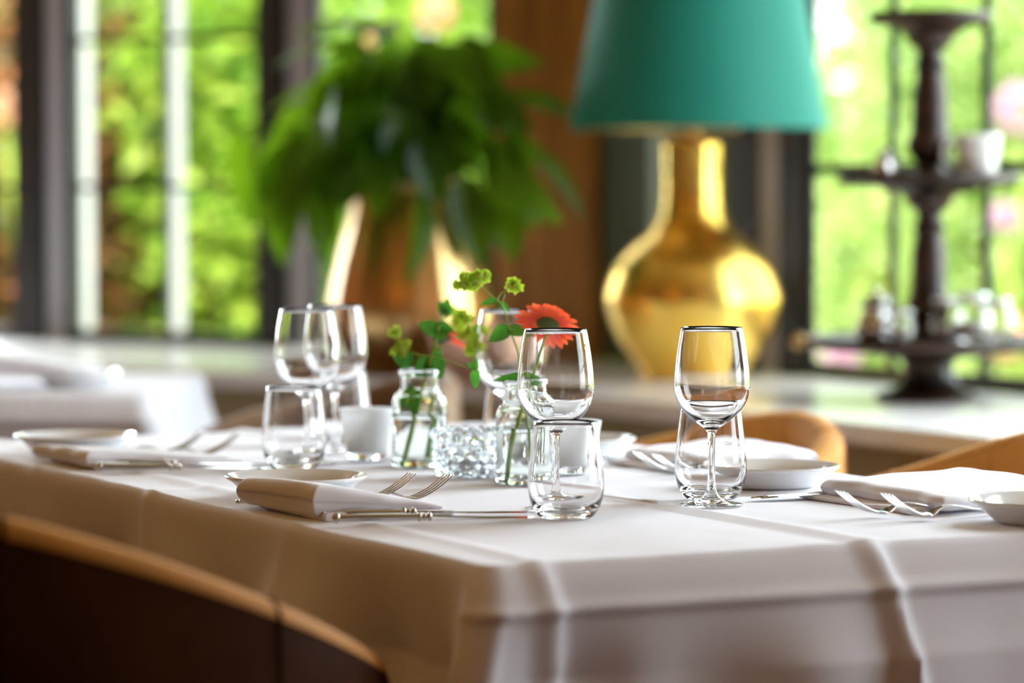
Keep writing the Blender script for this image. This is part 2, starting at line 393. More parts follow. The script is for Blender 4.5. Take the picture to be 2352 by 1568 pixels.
post(WL, tA + 0.60, tA + 0.72, -0.14, 0.0, M['frame'])
window(WL, tA + 0.72, tA + 1.62, [tA + 1.02, tA + 1.32], ZB, pale=0.05, bw=0.014)
post(WL, tA + 1.62, TL1, -0.14, 0.0, M['wall_warm'], z0=ZC)
tW = tr_(1850)
zr = z_at(388, 6.3)
vb = [tr_(2039), tr_(2254)]; stp = vb[1] - vb[0]
window(WR, tW, vb[1] + 2 * stp + 0.03, vb + [vb[1] + stp], [zr, zr + 0.50], bw=0.020, vw=0.024, fd=0.013)
tX = vb[1] + 2 * stp + 0.03
post(WR, tX, tX + 0.16, -0.14, 0.02, M['frame'])
window(WR, tX + 0.16, tX + 1.36, [tX + 0.16 + 0.3 * k for k in (1, 2, 3)], [zr, zr + 0.5], bw=0.016)
post(WR, tX + 1.36, tX + 1.9, -0.14, 0.02, M['wall_warm'])
window(WR, tX + 1.9, tX + 3.1, [tX + 1.9 + 0.3 * k for k in (1, 2, 3)], [zr, zr + 0.5], bw=0.016)
post(WR, tX + 3.1, TR1, -0.14, 0.02, M['wall_warm'])
AREA_R.location = CORNER + DR * (tX + 0.78) - NR * 0.25 + Vector((0, 0, 1.55))
AREA_R.rotation_euler = (NR + DR * -0.05 + Vector((0, 0, -0.28))).to_track_quat('-Z', 'Y').to_euler()
AREA_W.location = CORNER + DR * 2.35 - NR * 0.3 + Vector((0, 0, 1.5))
AREA_W.rotation_euler = (NR + DR * 0.1 + Vector((0, 0, -0.2))).to_track_quat('-Z', 'Y').to_euler()
AREA_N.location = CORNER + DR * (tX + 2.5) - NR * 0.25 + Vector((0, 0, 1.55))
AREA_N.rotation_euler = (NR + Vector((0, 0, -0.28))).to_track_quat('-Z', 'Y').to_euler()
AREA_L.location = CORNER + DL * (tA + 1.25) - NL * 0.25 + Vector((0, 0, 1.6))
AREA_L.rotation_euler = (NL + Vector((0.25, 0, -0.25))).to_track_quat('-Z', 'Y').to_euler()

# --- stone counter (window ledge) on an olive panelled base, wrapped round the bay
dl_, dr_ = 0.86, 0.66
pL_in = CORNER + DL * 4.15 + NL * dl_; pR_in = CORNER + DR * 7.9 + NR * dr_
# inner corner: intersection of the two inner edges
def isect(p, d, q, e):
    k = ((q.x - p.x) * e.y - (q.y - p.y) * e.x) / (d.x * e.y - d.y * e.x); return p + d * k
inner = isect(CORNER + NL * dl_, DL, CORNER + NR * dr_, DR)
def counter_piece(name, pts, z0, z1, mat, bevel, parent=None):
    g = G(); n = len(pts)
    g.add([(p.x, p.y, z0) for p in pts] + [(p.x, p.y, z1) for p in pts],
          [tuple(range(n)), tuple(range(n, 2 * n))] + [(i, (i + 1) % n, (i + 1) % n + n, i + n) for i in range(n)])
    return g.build(name, mat, parent, smooth=False, bevel=bevel, fix=True)
ctr = empty('window_counter', tuple(inner)); 
tag(ctr, 'long pale stone counter along the windows on olive grey panelled base', 'counter')
def rel(p): return Vector(p) - inner
poly = [CORNER, CORNER + DL * 4.15, pL_in, inner, pR_in, CORNER + DR * 7.9]
counter_piece('countertop', [rel(p) for p in poly], ZC - 0.035, ZC, M['stone'], 0.006, ctr)
ins = 0.035
inner2 = isect(CORNER + NL * (dl_ - ins), DL, CORNER + NR * (dr_ - ins), DR)
poly2 = [CORNER + (NL + NR) * 0.01, CORNER + DL * 4.1 + NL * 0.01, pL_in - NL * ins - DL * 0.05, inner2, pR_in - NR * ins - DR * 0.05, CORNER + DR * 7.85 + NR * 0.01]
counter_piece('base', [rel(p) for p in poly2], 0.0, ZC - 0.035, M['panel'], 0, ctr)
for (d, nn, dep, cnt) in ((DL, NL, dl_ - ins, 6), (DR, NR, dr_ - ins, 9)):
    s0 = (inner2 - CORNER).dot(d)
    for k in range(cnt):
        a0 = s0 + 0.06 + k * 0.62
        p0 = CORNER + d * a0 + nn * dep; p1 = p0 + d * 0.54; q = nn * 0.014
        counter_piece('panel', [rel(p0), rel(p1), rel(p1 + q), rel(p0 + q)], 0.09, ZC - 0.12, M['panel'], 0.004, ctr)

# ------------------------------------------------------------------ dining table frame of reference
TC = on_plane(1110, 1300, 0.75)                              # near corner of the table
ANG = math.atan2(0.463, 0.886)
NV = Vector((math.cos(ANG), math.sin(ANG), 0)); UV = Vector((-math.sin(ANG), math.cos(ANG), 0))
TW, TLEN = 0.80, 1.58
def T(a, b, z=0.7515): return Vector((TC.x, TC.y, 0)) + NV * a + UV * b + Vector((0, 0, z))

def hash2(x, y):
    h = math.sin(x * 127.1 + y * 311.7) * 43758.5453; return h - math.floor(h)
def vnoise(x, y):
    xi, yi = math.floor(x), math.floor(y); fx, fy = x - xi, y - yi
    fx = fx * fx * (3 - 2 * fx); fy = fy * fy * (3 - 2 * fy)
    a = hash2(xi, yi); b = hash2(xi + 1, yi); c = hash2(xi, yi + 1); d = hash2(xi + 1, yi + 1)
    return (a + (b - a) * fx) * (1 - fy) + (c + (d - c) * fx) * fy
def cloth(name, W, L, drop, top_h, corner_fn, creases_a, creases_b, mat, loc, rz, step=0.008, shelf=True, seed=0.0, amp=1.0, flare=0.10):
    """draped tablecloth: rings over the top, then rings down the sides; creases are pressed folds"""
    R = 0.02
    per = []                                                 # (x, y, nx, ny, side, s)
    def seg(x0, y0, x1, y1, nx, ny, side):
        n_ = max(2, int(math.hypot(x1 - x0, y1 - y0) / step))
        for i in range(n_):
            t = i / n_; per.append((x0 + (x1 - x0) * t, y0 + (y1 - y0) * t, nx, ny, side))
    def arc(cx, cy_, a0, a1):
        for i in range(12):
            a = a0 + (a1 - a0) * i / 12; per.append((cx + R * math.cos(a), cy_ + R * math.sin(a), math.cos(a), math.sin(a), 4))
    seg(R, 0, W - R, 0, 0, -1, 0); arc(W - R, R, -PI / 2, 0)
    seg(W, R, W, L - R, 1, 0, 1); arc(W - R, L - R, 0, PI / 2)
    seg(W - R, L, R, L, 0, 1, 2); arc(R, L - R, PI / 2, PI)
    seg(0, L - R, 0, R, -1, 0, 3); arc(R, R, PI, 1.5 * PI)
    n_ = len(per); vs, fs = [], []
    def H(a, b):
        z = 0.0
        for (c, h, wd, drift) in creases_a:
            d = a - c - drift * b; k = 1 - abs(d) / wd
            if k > 0: z += h * k
        for (c, h, wd, drift) in creases_b:
            d = b - c - drift * a; k = 1 - abs(d) / wd
            if k > 0: z += h * k
        z += amp * 0.0016 * (vnoise(a * 9 + seed, b * 6) - 0.5) + amp * 0.0010 * (vnoise(a * 23 + seed, b * 17 + 5) - 0.5)
        return z
    NR_ = int(0.5 * min(W, L) / step)
    cx, cy_ = W / 2, L / 2
    for k in range(1, NR_ + 1):
        f = k / NR_
        for (x, y, nx, ny, sd) in per:
            # inset rectangle mapping keeps cells even
            px = cx + (x - cx) * f; py = cy_ + (y - cy_) * (1 - (1 - f) * (W / L if L > W else 1) * 1.0) if L > W else cy_ + (y - cy_) * f
            vs.append((px, py, top_h + H(px, py)))
    rows = NR_
    nd = int(drop / (step * 0.6))
    def wave(x, y, sd, t):
        s = x if sd in (0, 2) else y
        q = (vnoise(s * 5.5 + seed + sd * 7.3, t * 2.0) - 0.5) * 0.05 + (vnoise(s * 13 + seed * 2 + sd * 3.1, t * 3.0) - 0.5) * 0.018
        return q
    for k in range(1, nd + 1):
        t = k * drop / nd
        g = min(t / 0.10, 1.0)
        for (x, y, nx, ny, sd) in per:
            s = x if sd in (0, 2) else y
            off = 0.006 * (1 - math.exp(-t / 0.006))
            if sd == 0 or (sd == 4 and ny < -0.1 and y < L / 2):
                kk = max(0.0, -ny)
                off += kk * (0.020 * min(t / 0.034, 1.0) + 0.0060 * max(0, 1 - abs(t - 0.038) / 0.009))
            off += amp * wave(x, y, sd if sd != 4 else 0, t) * g * g * (0.0 if sd == 4 else min(1.0, min(abs(s), abs((W if sd in (0, 2) else L) - s)) / 0.08))
            # pressed vertical creases
            if sd in (0, 2):
                for (c, h, wd, drift) in creases_a:
                    d = s - c - (0.16 * t if sd == 0 else 0); kq = 1 - abs(d) / (wd * (0.55 if d > 0 else 0.9))
                    if kq > 0: off += h * 3.0 * kq * (0.4 + g)
            if sd in (1, 3):
                for (c, h, wd, drift) in creases_b:
                    d = s - c; kq = 1 - abs(d) / wd
                    if kq > 0: off += h * 2.0 * kq * (0.4 + g)
            ox, oy = nx * off, ny * off
            ex, ey = corner_fn(x, y, t, W, L)
            # soft cone that forms at each corner
            dx = min(x, W - x); dy = min(y, L - y); dc = math.hypot(dx, dy)
            cone = math.exp(-(dc / 0.075) ** 2) * flare * t
            sx = -1 if x < W / 2 else 1; sy = -1 if y < L / 2 else 1
            ox += sx * cone + ex; oy += sy * cone + ey
            lift = 0.0
            vs.append((x + ox, y + oy, top_h - 0.003 - t * 0.997 + H(x, y) * max(0, 1 - t / 0.05)))
    for r in range(rows + nd - 1):
        for i in range(n_):
            j = (i + 1) % n_; fs.append((r * n_ + i, r * n_ + j, (r + 1) * n_ + j, (r + 1) * n_ + i))
    fs.append(tuple(range(n_)))                              # small centre strip
    g = G(); g.add(vs, fs)
    o = g.build(name, mat, None, loc=loc, rot=(0, 0, rz), fix=True)
    sol = o.modifiers.new('thickness', 'SOLIDIFY'); sol.thickness = 0.0008; sol.offset = -1
    return o

def corner_near(x, y, t, W, L):
    # the near corner kicks out to the left, as in the photograph
    d = math.hypot(x, y); k = math.exp(-(d / 0.05) ** 2)
    q = min(t / 0.3, 1.0)
    return (-0.055 * k * q, -0.02 * k * q)
tc = cloth('tablecloth', TW, TLEN, 0.40, 0.7505, corner_near,
           [(0.055, 0.0030, 0.020, 0.02), (0.405, 0.0042, 0.024, 0.02), (0.70, 0.003, 0.02, 0.0)],
           [(0.42, 0.0016, 0.03, 0.0), (0.80, 0.0022, 0.025, 0.0), (1.18, 0.0016, 0.03, 0.0)],
           M['cloth'], (TC.x, TC.y, 0), ANG, step=0.007, amp=1.35)
tag(tc, 'white tablecloth with pressed creases draped over the foreground dining table', 'tablecloth')
def table(name, W, L, loc, rz, label):
    r = empty(name, loc, rz); tag(r, label, 'table')
    G().box(0.004, W - 0.004, 0.004, L - 0.004, 0.720, 0.7455).build('tabletop', M['brown_wood'], r, smooth=False)
    for x in (0.08, W - 0.08):
        for y in (0.12, L - 0.12):
            G().box(x - 0.025, x + 0.025, y - 0.025, y + 0.025, 0, 0.722).build('leg', M['dark_wood'], r, smooth=False, bevel=0.004)
    return r
table('dining_table', TW, TLEN, (TC.x, TC.y, 0), ANG, 'wooden dining table under the foreground white cloth, set for lunch')

# ------------------------------------------------------------------ second table on the left
P2 = on_plane(338, 908, 0.75); A2 = math.radians(-3)
W2, L2 = 0.95, 0.62
t2loc = P2 + Matrix.Rotation(A2, 3, 'Z') @ Vector((-W2, 0, 0)); t2loc.z = 0
c2 = cloth('tablecloth', W2, L2, 0.42, 0.7505, lambda x, y, t, W, L: (0.05 * math.exp(-(math.hypot(W - x, y) / 0.08) ** 2) * min(t / 0.3, 1), -0.004), [(0.5, 0.002, 0.02, 0)], [(0.3, 0.002, 0.02, 0)],
           M['cloth'], tuple(t2loc), A2, step=0.012, seed=4.4, amp=1.8, flare=0.14)
tag(c2, 'white tablecloth hanging in folds over the small background table at left', 'tablecloth')
table('side_table', W2, L2, tuple(t2loc), A2, 'small table under white cloth in front of the left windows')

# ------------------------------------------------------------------ glassware
def goblet_mesh():
    outer = [(0, 0.0005), (0.012, 0.0003), (0.030, 0.0), (0.0325, 0.0006), (0.0328, 0.0014), (0.0305, 0.0022), (0.020, 0.0040), (0.011, 0.0075), (0.0060, 0.0135), (0.0044, 0.022),
             (0.0038, 0.036), (0.0037, 0.055), (0.0040, 0.070), (0.0050, 0.0765), (0.0090, 0.0815), (0.0190, 0.0885), (0.0290, 0.0975), (0.0362, 0.1085), (0.0394, 0.1195),
             (0.0398, 0.128), (0.0388, 0.143), (0.0362, 0.163), (0.0322, 0.1860)]
    inner = [(0.0313, 0.1862), (0.0353, 0.163), (0.0379, 0.143), (0.0388, 0.128), (0.0383, 0.1200), (0.0350, 0.1095), (0.0278, 0.0995), (0.0180, 0.0920), (0.0085, 0.0882), (0, 0.0872)]
    return curve(outer, 4) + curve(inner, 4)
def tumbler_mesh():
    outer = [(0, 0.0012), (0.018, 0.0010), (0.0225, 0.0), (0.0265, 0.0010), (0.0305, 0.0050), (0.0348, 0.0130), (0.0376, 0.0240), (0.0386, 0.0340), (0.0380, 0.0470), (0.0352, 0.0720), (0.0320, 0.0970)]
    inner = [(0.0310, 0.0972), (0.0341, 0.0720), (0.0368, 0.0470), (0.0373, 0.0340), (0.0360, 0.0245), (0.0325, 0.0155), (0.0260, 0.0098), (0.0150, 0.0078), (0, 0.0074)]
    return curve(outer, 4) + curve(inner, 4)
def vase_mesh():
    outer = [(0, 0.002), (0.024, 0.0015), (0.029, 0.0), (0.0322, 0.0018), (0.0330, 0.006), (0.0330, 0.040), (0.0330, 0.072), (0.0322, 0.080), (0.0290, 0.0865), (0.0245, 0.0900), (0.0228, 0.0935),
             (0.0225, 0.100), (0.0226, 0.108), (0.0248, 0.1105), (0.0254, 0.1130), (0.0244, 0.1156), (0.0228, 0.1164)]
    inner = [(0.0215, 0.1156), (0.0203, 0.110), (0.0203, 0.100), (0.0206, 0.0930), (0.0230, 0.0872), (0.0274, 0.0838), (0.0302, 0.0782), (0.0308, 0.070), (0.0308, 0.040), (0.0306, 0.012), (0.0280, 0.0078), (0.015, 0.0066), (0, 0.0064)]
    return curve(outer, 3) + curve(inner, 3)
pz = lambda q: [(r, z * 1.25) for r, z in q]
gob = G().lathe(goblet_mesh(), 72).build('wine_goblet', M['glass'], fix=True)
tum = G().lathe(tumbler_mesh(), 72).build('water_tumbler', M['glass'], fix=True)
def put(o, u, v, first, label, cat, group=None, z=0.7515):
    q = o if first else copy_tree(o)
    p = on_plane(u, v, 0.75); q.location = (p.x, p.y, z)
    tag(q, label, cat, group); return q
GG = 'wine goblets on the dining table'; TG = 'water tumblers on the dining table'
put(gob, 1634, 1163, True, 'clear stemmed goblet in sharp focus standing alone right of the flowers', 'wine glass', GG)
put(gob, 1276, 1173, False, 'clear stemmed goblet in front of the open orange gerbera', 'wine glass', GG)
put(gob, 707, 1066, False, 'clear stemmed goblet standing behind the leftmost tumbler', 'wine glass', GG)
put(gob, 771, 1045, False, 'blurred goblet farthest back, just left of the white votive and jar', 'wine glass', GG)
put(gob, 1167, 1069, False, 'blurred goblet behind the green sprigs and cut crystal candle bowl', 'wine glass', GG)
put(tum, 1300, 1192, True, 'clear tumbler nearest the camera, in front of the goblet by the gerbera', 'tumbler', TG)
tum_r = put(tum, 1632, 1148, False, 'clear tumbler with a printed word, behind the rightmost goblet', 'tumbler', TG)
put(tum, 676, 1078, False, 'leftmost clear tumbler beside the bread plate and white votive', 'tumbler', TG)
put(tum, 783, 1023, False, 'blurred tumbler behind the two left goblets and white votive', 'tumbler', TG)
put(tum, 1182, 1050, False, 'blurred tumbler behind the goblet near the crystal candle bowl', 'tumbler', TG)

# printed word and star on the far side of the right tumbler (read mirrored through the glass)
def text_part(txt, size, parent, r, z, ang0, mat, name='printed_word'):
    cu = bpy.data.curves.new('tmp_text', 'FONT'); cu.body = txt; cu.size = size; cu.extrude = 0.00004; cu.resolution_u = 2
    to = bpy.data.objects.new('tmp_text', cu); COL.objects.link(to)
    dg = bpy.context.evaluated_depsgraph_get(); me = bpy.data.meshes.new_from_object(to.evaluated_get(dg))
    bpy.data.objects.remove(to)
    for vtx in me.vertices:
        x, y, zz = vtx.co; a = ang0 + x / r
        rr = r - (y) * 0.14 + 0.00008 + zz
        vtx.co = (rr * math.cos(a), rr * math.sin(a), z + y)
    me.materials.clear(); me.materials.append(mat)
    o = bpy.data.objects.new(name, me); COL.objects.link(o); o.parent = parent; return o
# text runs anticlockwise seen from above, so from outside it reads left to right
word_w = 0.0475
rt = 0.0371
end = math.radians(90) + math.asin(-0.0107 / rt) * 1.0    # final letter lies left of centre on the far side, seen from the camera
a_end = PI / 2 - math.asin(0.0100 / rt)
text_part('S.PELLEGRINO', 0.0062, tum_r, rt, 0.0545, a_end - word_w / rt, M['etch'])
g = G(); st = []
for i in range(10):
    rr = 0.0028 if i % 2 == 0 else 0.0012; a = PI / 2 + i * PI / 5; st.append((rr * math.cos(a), rr * math.sin(a)))
ac = a_end - word_w / rt * 0.5; rs = 0.0362
g.add([((rs + 0.0001) * math.cos(ac + x / rs), (rs + 0.0001) * math.sin(ac + x / rs), 0.0655 + y) for x, y in st] + [((rs + 0.0004) * math.cos(ac + x / rs), (rs + 0.0004) * math.sin(ac + x / rs), 0.0655 + y) for x, y in st],
      [tuple(range(10)), tuple(range(10, 20))] + [(i, (i + 1) % 10, (i + 1) % 10 + 10, i + 10) for i in range(10)])
g.build('printed_star', M['etch'], tum_r, smooth=False, fix=True)

# bottle vases
vz = G().lathe(vase_mesh(), 64).build('bottle_vase', M['vase_glass'], fix=True)
wl = 0.063
wp = curve([(0, 0.0060), (0.015, 0.0062), (0.0282, 0.0075), (0.0309, 0.012), (0.0310, 0.040), (0.0310, wl)], 3) + [(0.030, wl - 0.0004), (0, wl - 0.0005)]
G().lathe(wp, 64).build('water', M['water'], vz, fix=True)
put(vz, 964, 1073, True, 'small clear bottle vase at left holding an upright leafy sprig in water', 'vase', 'bottle vases')
VL = vz.location.copy()
vz2 = put(vz, 1206, 1112, False, 'small clear bottle vase holding the open gerbera, between crystal bowl and goblet', 'vase', 'bottle vases')
VR = vz2.location.copy()

# frosted votives
def votive():
    r = empty('votive_holder')
    outer = [(0, 0.010), (0.0232, 0.010), (0.0248, 0.0125), (0.0275, 0.030), (0.0335, 0.0635)]
    inner = [(0.0325, 0.0640), (0.0262, 0.031), (0.0232, 0.016), (0, 0.0145)]
    G().lathe(curve(outer[:2], 1) + curve(outer[1:], 4) + curve(inner, 4), 56).build('cup', M['frost'], r, fix=True)
    G().lathe([(0, 0.0), (0.0195, 0.0), (0.0225, 0.0018), (0.0238, 0.0055), (0.0238, 0.0098), (0, 0.0098)], 56).build('base', M['crystal'], r, fix=True, angle=0.7)
    cg = G().lathe([(0, 0.016), (0.0185, 0.016), (0.0190, 0.017), (0.0190, 0.028), (0.018, 0.0285), (0, 0.028)], 32)
    cg.build('tealight', P('tealight_wax', (0.9, 0.88, 0.8), 0.5), r, fix=True)
    return r
vo = votive()
put(vo, 843, 1060, True, 'white frosted votive cup between the left goblets and the bottle vase', 'candle holder', 'white votive cups')
put(vo, 1315, 1095, False, 'white frosted votive cup seen through the nearest tumbler', 'candle holder', 'white votive cups')

# cut crystal candle bowl
def crystal_r(a, k, z):
    row = z / 0.0105; ph = (0.5 if int(row) % 2 else 0.0)
    fa = (a / (2 * PI) * 15 + ph) % 1.0; fz = row % 1.0
    q = abs(fa - 0.5) * 2 * 0.9 + abs(fz - 0.5) * 2 * 0.7
    return 0.0046 * max(0.0, 1 - q)
outer = [(0.0345, 0.002), (0.036, 0.005)]
prof = [(0, 0.0), (0.030, 0.0)] + [(0.0345 + 0.0085 * (i / 40) ** 1.1, 0.001 + 0.052 * i / 40) for i in range(41)] + [(0.0432, 0.0545), (0.0412, 0.0556), (0.0395, 0.0545)]
prof += curve([(0.0380, 0.050), (0.0345, 0.030), (0.0315, 0.014), (0.026, 0.0085), (0, 0.008)], 4)
nb = 43
cb = G().lathe(prof, 136, rfun=lambda a, k, z: crystal_r(a, k, z) if 2 <= k < nb else 0.0).build('crystal_candle_bowl', M['crystal'], fix=True, angle=0.22)
p = on_plane(1078, 1096, 0.75); cb.location = (p.x, p.y, 0.7515)
tag(cb, 'cut crystal tealight bowl with faceted bumps between the two bottle vases', 'candle holder')
# silver ashtray-like shade of the crystal bowl: small tealight in it
tlg = G().lathe([(0, 0.0085), (0.019, 0.0085), (0.0195, 0.0095), (0.0195, 0.023), (0.0185, 0.0235), (0.018, 0.022), (0, 0.022)], 32)
tlg.build('tealight', P('tealight_tin', (0.8, 0.8, 0.82), 0.3, 0.8), cb, fix=True)

# ------------------------------------------------------------------ plates
def plate_mesh():
    top = [(0, 0.0050), (0.030, 0.0048), (0.044, 0.0055), (0.052, 0.0090), (0.062, 0.0150), (0.0735, 0.0190), (0.0758, 0.0196)]
    bot = [(0.0766, 0.0186), (0.0755, 0.0168), (0.068, 0.0130), (0.056, 0.0050), (0.0495, 0.0012), (0.0460, 0.0), (0.043, 0.0008), (0.0415, 0.0022), (0, 0.0022)]
    return curve(top, 4) + curve(bot, 4)
pl = G().lathe(pz(plate_mesh()), 80).build('bread_plate', M['porcelain'], fix=True)
PG = 'white bread plates on the dining table'
def put_plate(first, a, b, label, group=PG, loc=None):
    q = pl if first else copy_tree(pl); q.location = loc or T(a, b, 0.7515); tag(q, label, 'plate', group); return q
put_plate(True, 0.110, 0.655, 'white bread plate behind the nearest left napkin and two forks')
put_plate(False, 0.105, 1.325, 'white bread plate farthest left on the long table beside dark knives')
pp = on_plane(1770, 1119, 0.75)
put_plate(False, 0, 0, 'white bread plate beside the rightmost goblet, in front of an orange chair', loc=(pp.x, pp.y, 0.7515))
pp = on_plane(1319, 1050, 0.75)
put_plate(False, 0, 0, 'white bread plate farthest back, half hidden behind the nearest tumbler', loc=(pp.x, pp.y, 0.7515))
pp = on_plane(2402, 1203, 0.75)
put_plate(False, 0, 0, 'white bread plate cut by the right edge of the photo beside two forks', loc=(pp.x, pp.y, 0.7515))

# ------------------------------------------------------------------ cutlery
def fork():
    """local x from handle end (0) to tine tips (0.2)"""
    r = empty('fork')
    prof = [(0.000, 0.0045, 0.0048), (0.010, 0.0050, 0.0046), (0.030, 0.0044, 0.0040), (0.060, 0.0034, 0.0040), (0.090, 0.0026, 0.0060), (0.112, 0.0024, 0.0100), (0.128, 0.0030, 0.0115), (0.140, 0.0060, 0.0085), (0.148, 0.0100, 0.0050), (0.156, 0.0112, 0.0035)]
    pts = curve(prof, 5); g = G(); vs, fs = [], []
    seg = 10
    for (x, hw, z) in pts:
        for k in range(seg):
            a = 2 * PI * k / seg; vs.append((x, hw * math.cos(a), z + 0.0013 * math.sin(a)))
    for i in range(len(pts) - 1):
        for k in range(seg):
            k2 = (k + 1) % seg; fs.append((i * seg + k, i * seg + k2, (i + 1) * seg + k2, (i + 1) * seg + k))
    fs += [tuple(range(seg)), tuple(range((len(pts) - 1) * seg, len(pts) * seg))]
    g.add(vs, fs); h = g.build('handle', M['steel'], r, fix=True)
    g = G()
    for k in range(5): g.ball((0.001 + 0.0035 * k, 0, 0.0052 + 0.0004), 0.0026 + 0.0004 * math.sin(k * 2.1), 8, 6, (0.8, 1.7 - 0.12 * k, 0.75))
    g.build('ornament', M['steel_old'], h, fix=True)
    for k in range(4):
        y = -0.0096 + k * 0.0064
        path = curve([(0.153, y, 0.0036), (0.165, y * 1.02, 0.0052), (0.180, y * 1.03, 0.0115), (0.193, y * 1.02, 0.0195), (0.203, y * 0.98, 0.0275)], 4)
        G().tube(path, [0.0017 - 0.0009 * i / (len(path) - 1) for i in range(len(path))], 8, 0.8).build('tine', M['steel'], r, fix=True)
    return r
def knife():
    r = empty('knife')
    pr = curve([(0.004, 0.0046), (0.012, 0.0050), (0.045, 0.0049), (0.075, 0.0042), (0.086, 0.0038)], 4)
    g = G(); g.tube([(x, 0, 0.0062) for x, _ in pr], [q for _, q in pr], 12, 0.78); g.build('handle', M['steel'], r, fix=True)
    g = G(); g.ball((0.0015, 0, 0.0062), 0.0056, 12, 8, (0.8, 1.05, 0.95)); g.build('pommel', M['steel_old'], r, fix=True)
    g = G()
    for x, q in ((0.084, 0.0050), (0.089, 0.0042), (0.094, 0.0048)): g.ball((x, 0, 0.0062), q, 12, 8, (0.55, 1, 0.95))
    g.build('bolster', M['steel_old'], r, fix=True)
    vs, fs = [], []
    bl = curve([(0.094, 0.0045, 0.0068), (0.112, 0.0062, 0.0058), (0.150, 0.0085, 0.0045), (0.185, 0.0092, 0.0040), (0.202, 0.0060, 0.0036), (0.210, 0.0008, 0.0034)], 4)
    for (x, hw, z) in bl:
        vs += [(x, -hw, z), (x, 0, z + 0.0011), (x, hw * 0.55, z), (x, 0, z - 0.0008)]
    for i in range(len(bl) - 1):
        for k in range(4): fs.append((i * 4 + k, i * 4 + (k + 1) % 4, i * 4 + 4 + (k + 1) % 4, i * 4 + 4 + k))
    fs += [(0, 1, 2, 3), tuple(range(len(vs) - 4, len(vs)))]
    G().add(vs, fs).build('blade', M['steel'], r, fix=True, smooth=False)
    return r
fk = fork(); kn = knife()
used = {'f': False, 'k': False}
def put_cut(kind, a, b, rot, label, group, loc=None, dz=0.0):
    base = fk if kind == 'f' else kn
    q = base if not used[kind] else copy_tree(base); used[kind] = True
    q.location = loc or T(a, b, 0.7515 + dz); q.rotation_euler = (0, 0, ANG + rot)
    tag(q, label, 'fork' if kind == 'f' else 'knife', group); return q
FG = 'forks on the dining table'; KG = 'knives on the dining table'
def by_px(u, v): 
    p = on_plane(u, v, 0.7515); return (p.x, p.y, 0.7520)
def aim(u0, v0, u1, v1):
    p, q = on_plane(u0, v0, 0.7515), on_plane(u1, v1, 0.7515); return math.atan2(q.y - p.y, q.x - p.x) - ANG
# near-left setting
put_cut('f', 0.012, 0.586, 0.00, 'left fork of the sharp pair, its small ornate handle end showing beside the napkin', FG)
put_cut('f', 0.040, 0.548, 0.03, 'right fork of the sharp pair poking out under the nearest left napkin', FG)
put_cut('k', 0, 0, aim(738, 1196, 1215, 1186), 'ornate knife lying against the nearest left napkin, pointing to the near tumbler', KG, loc=by_px(737, 1195))
put_cut('k', 0, 0, aim(768, 1203, 1190, 1196), 'second ornate knife in front, closest to the table edge', KG, loc=by_px(769, 1205))
# far-left setting
put_cut('f', 0, 0, 0.05, 'left fork of the blurred pair at the far left napkin', FG, loc=T(0.035, 1.225, 0.7525))
put_cut('f', 0, 0, 0.03, 'right fork of the blurred pair at the far left napkin', FG, loc=T(0.065, 1.185, 0.7525))
put_cut('k', 0, 0, aim(216, 1076, 660, 1074), 'blurred ornate knife along the far left napkin', KG, loc=by_px(217, 1076))
put_cut('k', 0, 0, aim(235, 1083, 640, 1082), 'blurred knife in front of its twin at the far left setting', KG, loc=by_px(226, 1085))
# right setting (guests opposite: turned by 180 degrees)
put_cut('f', 0, 0, PI + 0.02, 'left fork of the pair beside the plate at the right edge', FG, loc=T(0.725, 0.150, 0.7525))
put_cut('f', 0, 0, PI - 0.02, 'right fork of the pair beside the plate at the right edge', FG, loc=T(0.700, 0.185, 0.7525))
put_cut('k', 0, 0, PI - 0.04, 'knife whose blade tip shows left of the right hand napkin', KG, loc=T(0.735, 0.374, 0.7520))
put_cut('k', 0, 0, PI + 0.01, 'second knife blade showing behind the first, left of the right hand napkin', KG, loc=T(0.728, 0.392, 0.7520))
# middle setting opposite
put_cut('f', 0, 0, PI - 0.02, 'near fork of the blurred pair left of the rightmost tumbler', FG, loc=T(0.765, 0.665, 0.7525))
put_cut('f', 0, 0, PI - 0.05, 'far fork of the blurred pair left of the rightmost tumbler', FG, loc=T(0.765, 0.705, 0.7525))
put_cut('k', 0, 0, PI, 'blurred knife behind the middle napkin, tip just right of the near tumbler', KG, loc=T(0.742, 0.885, 0.7520))

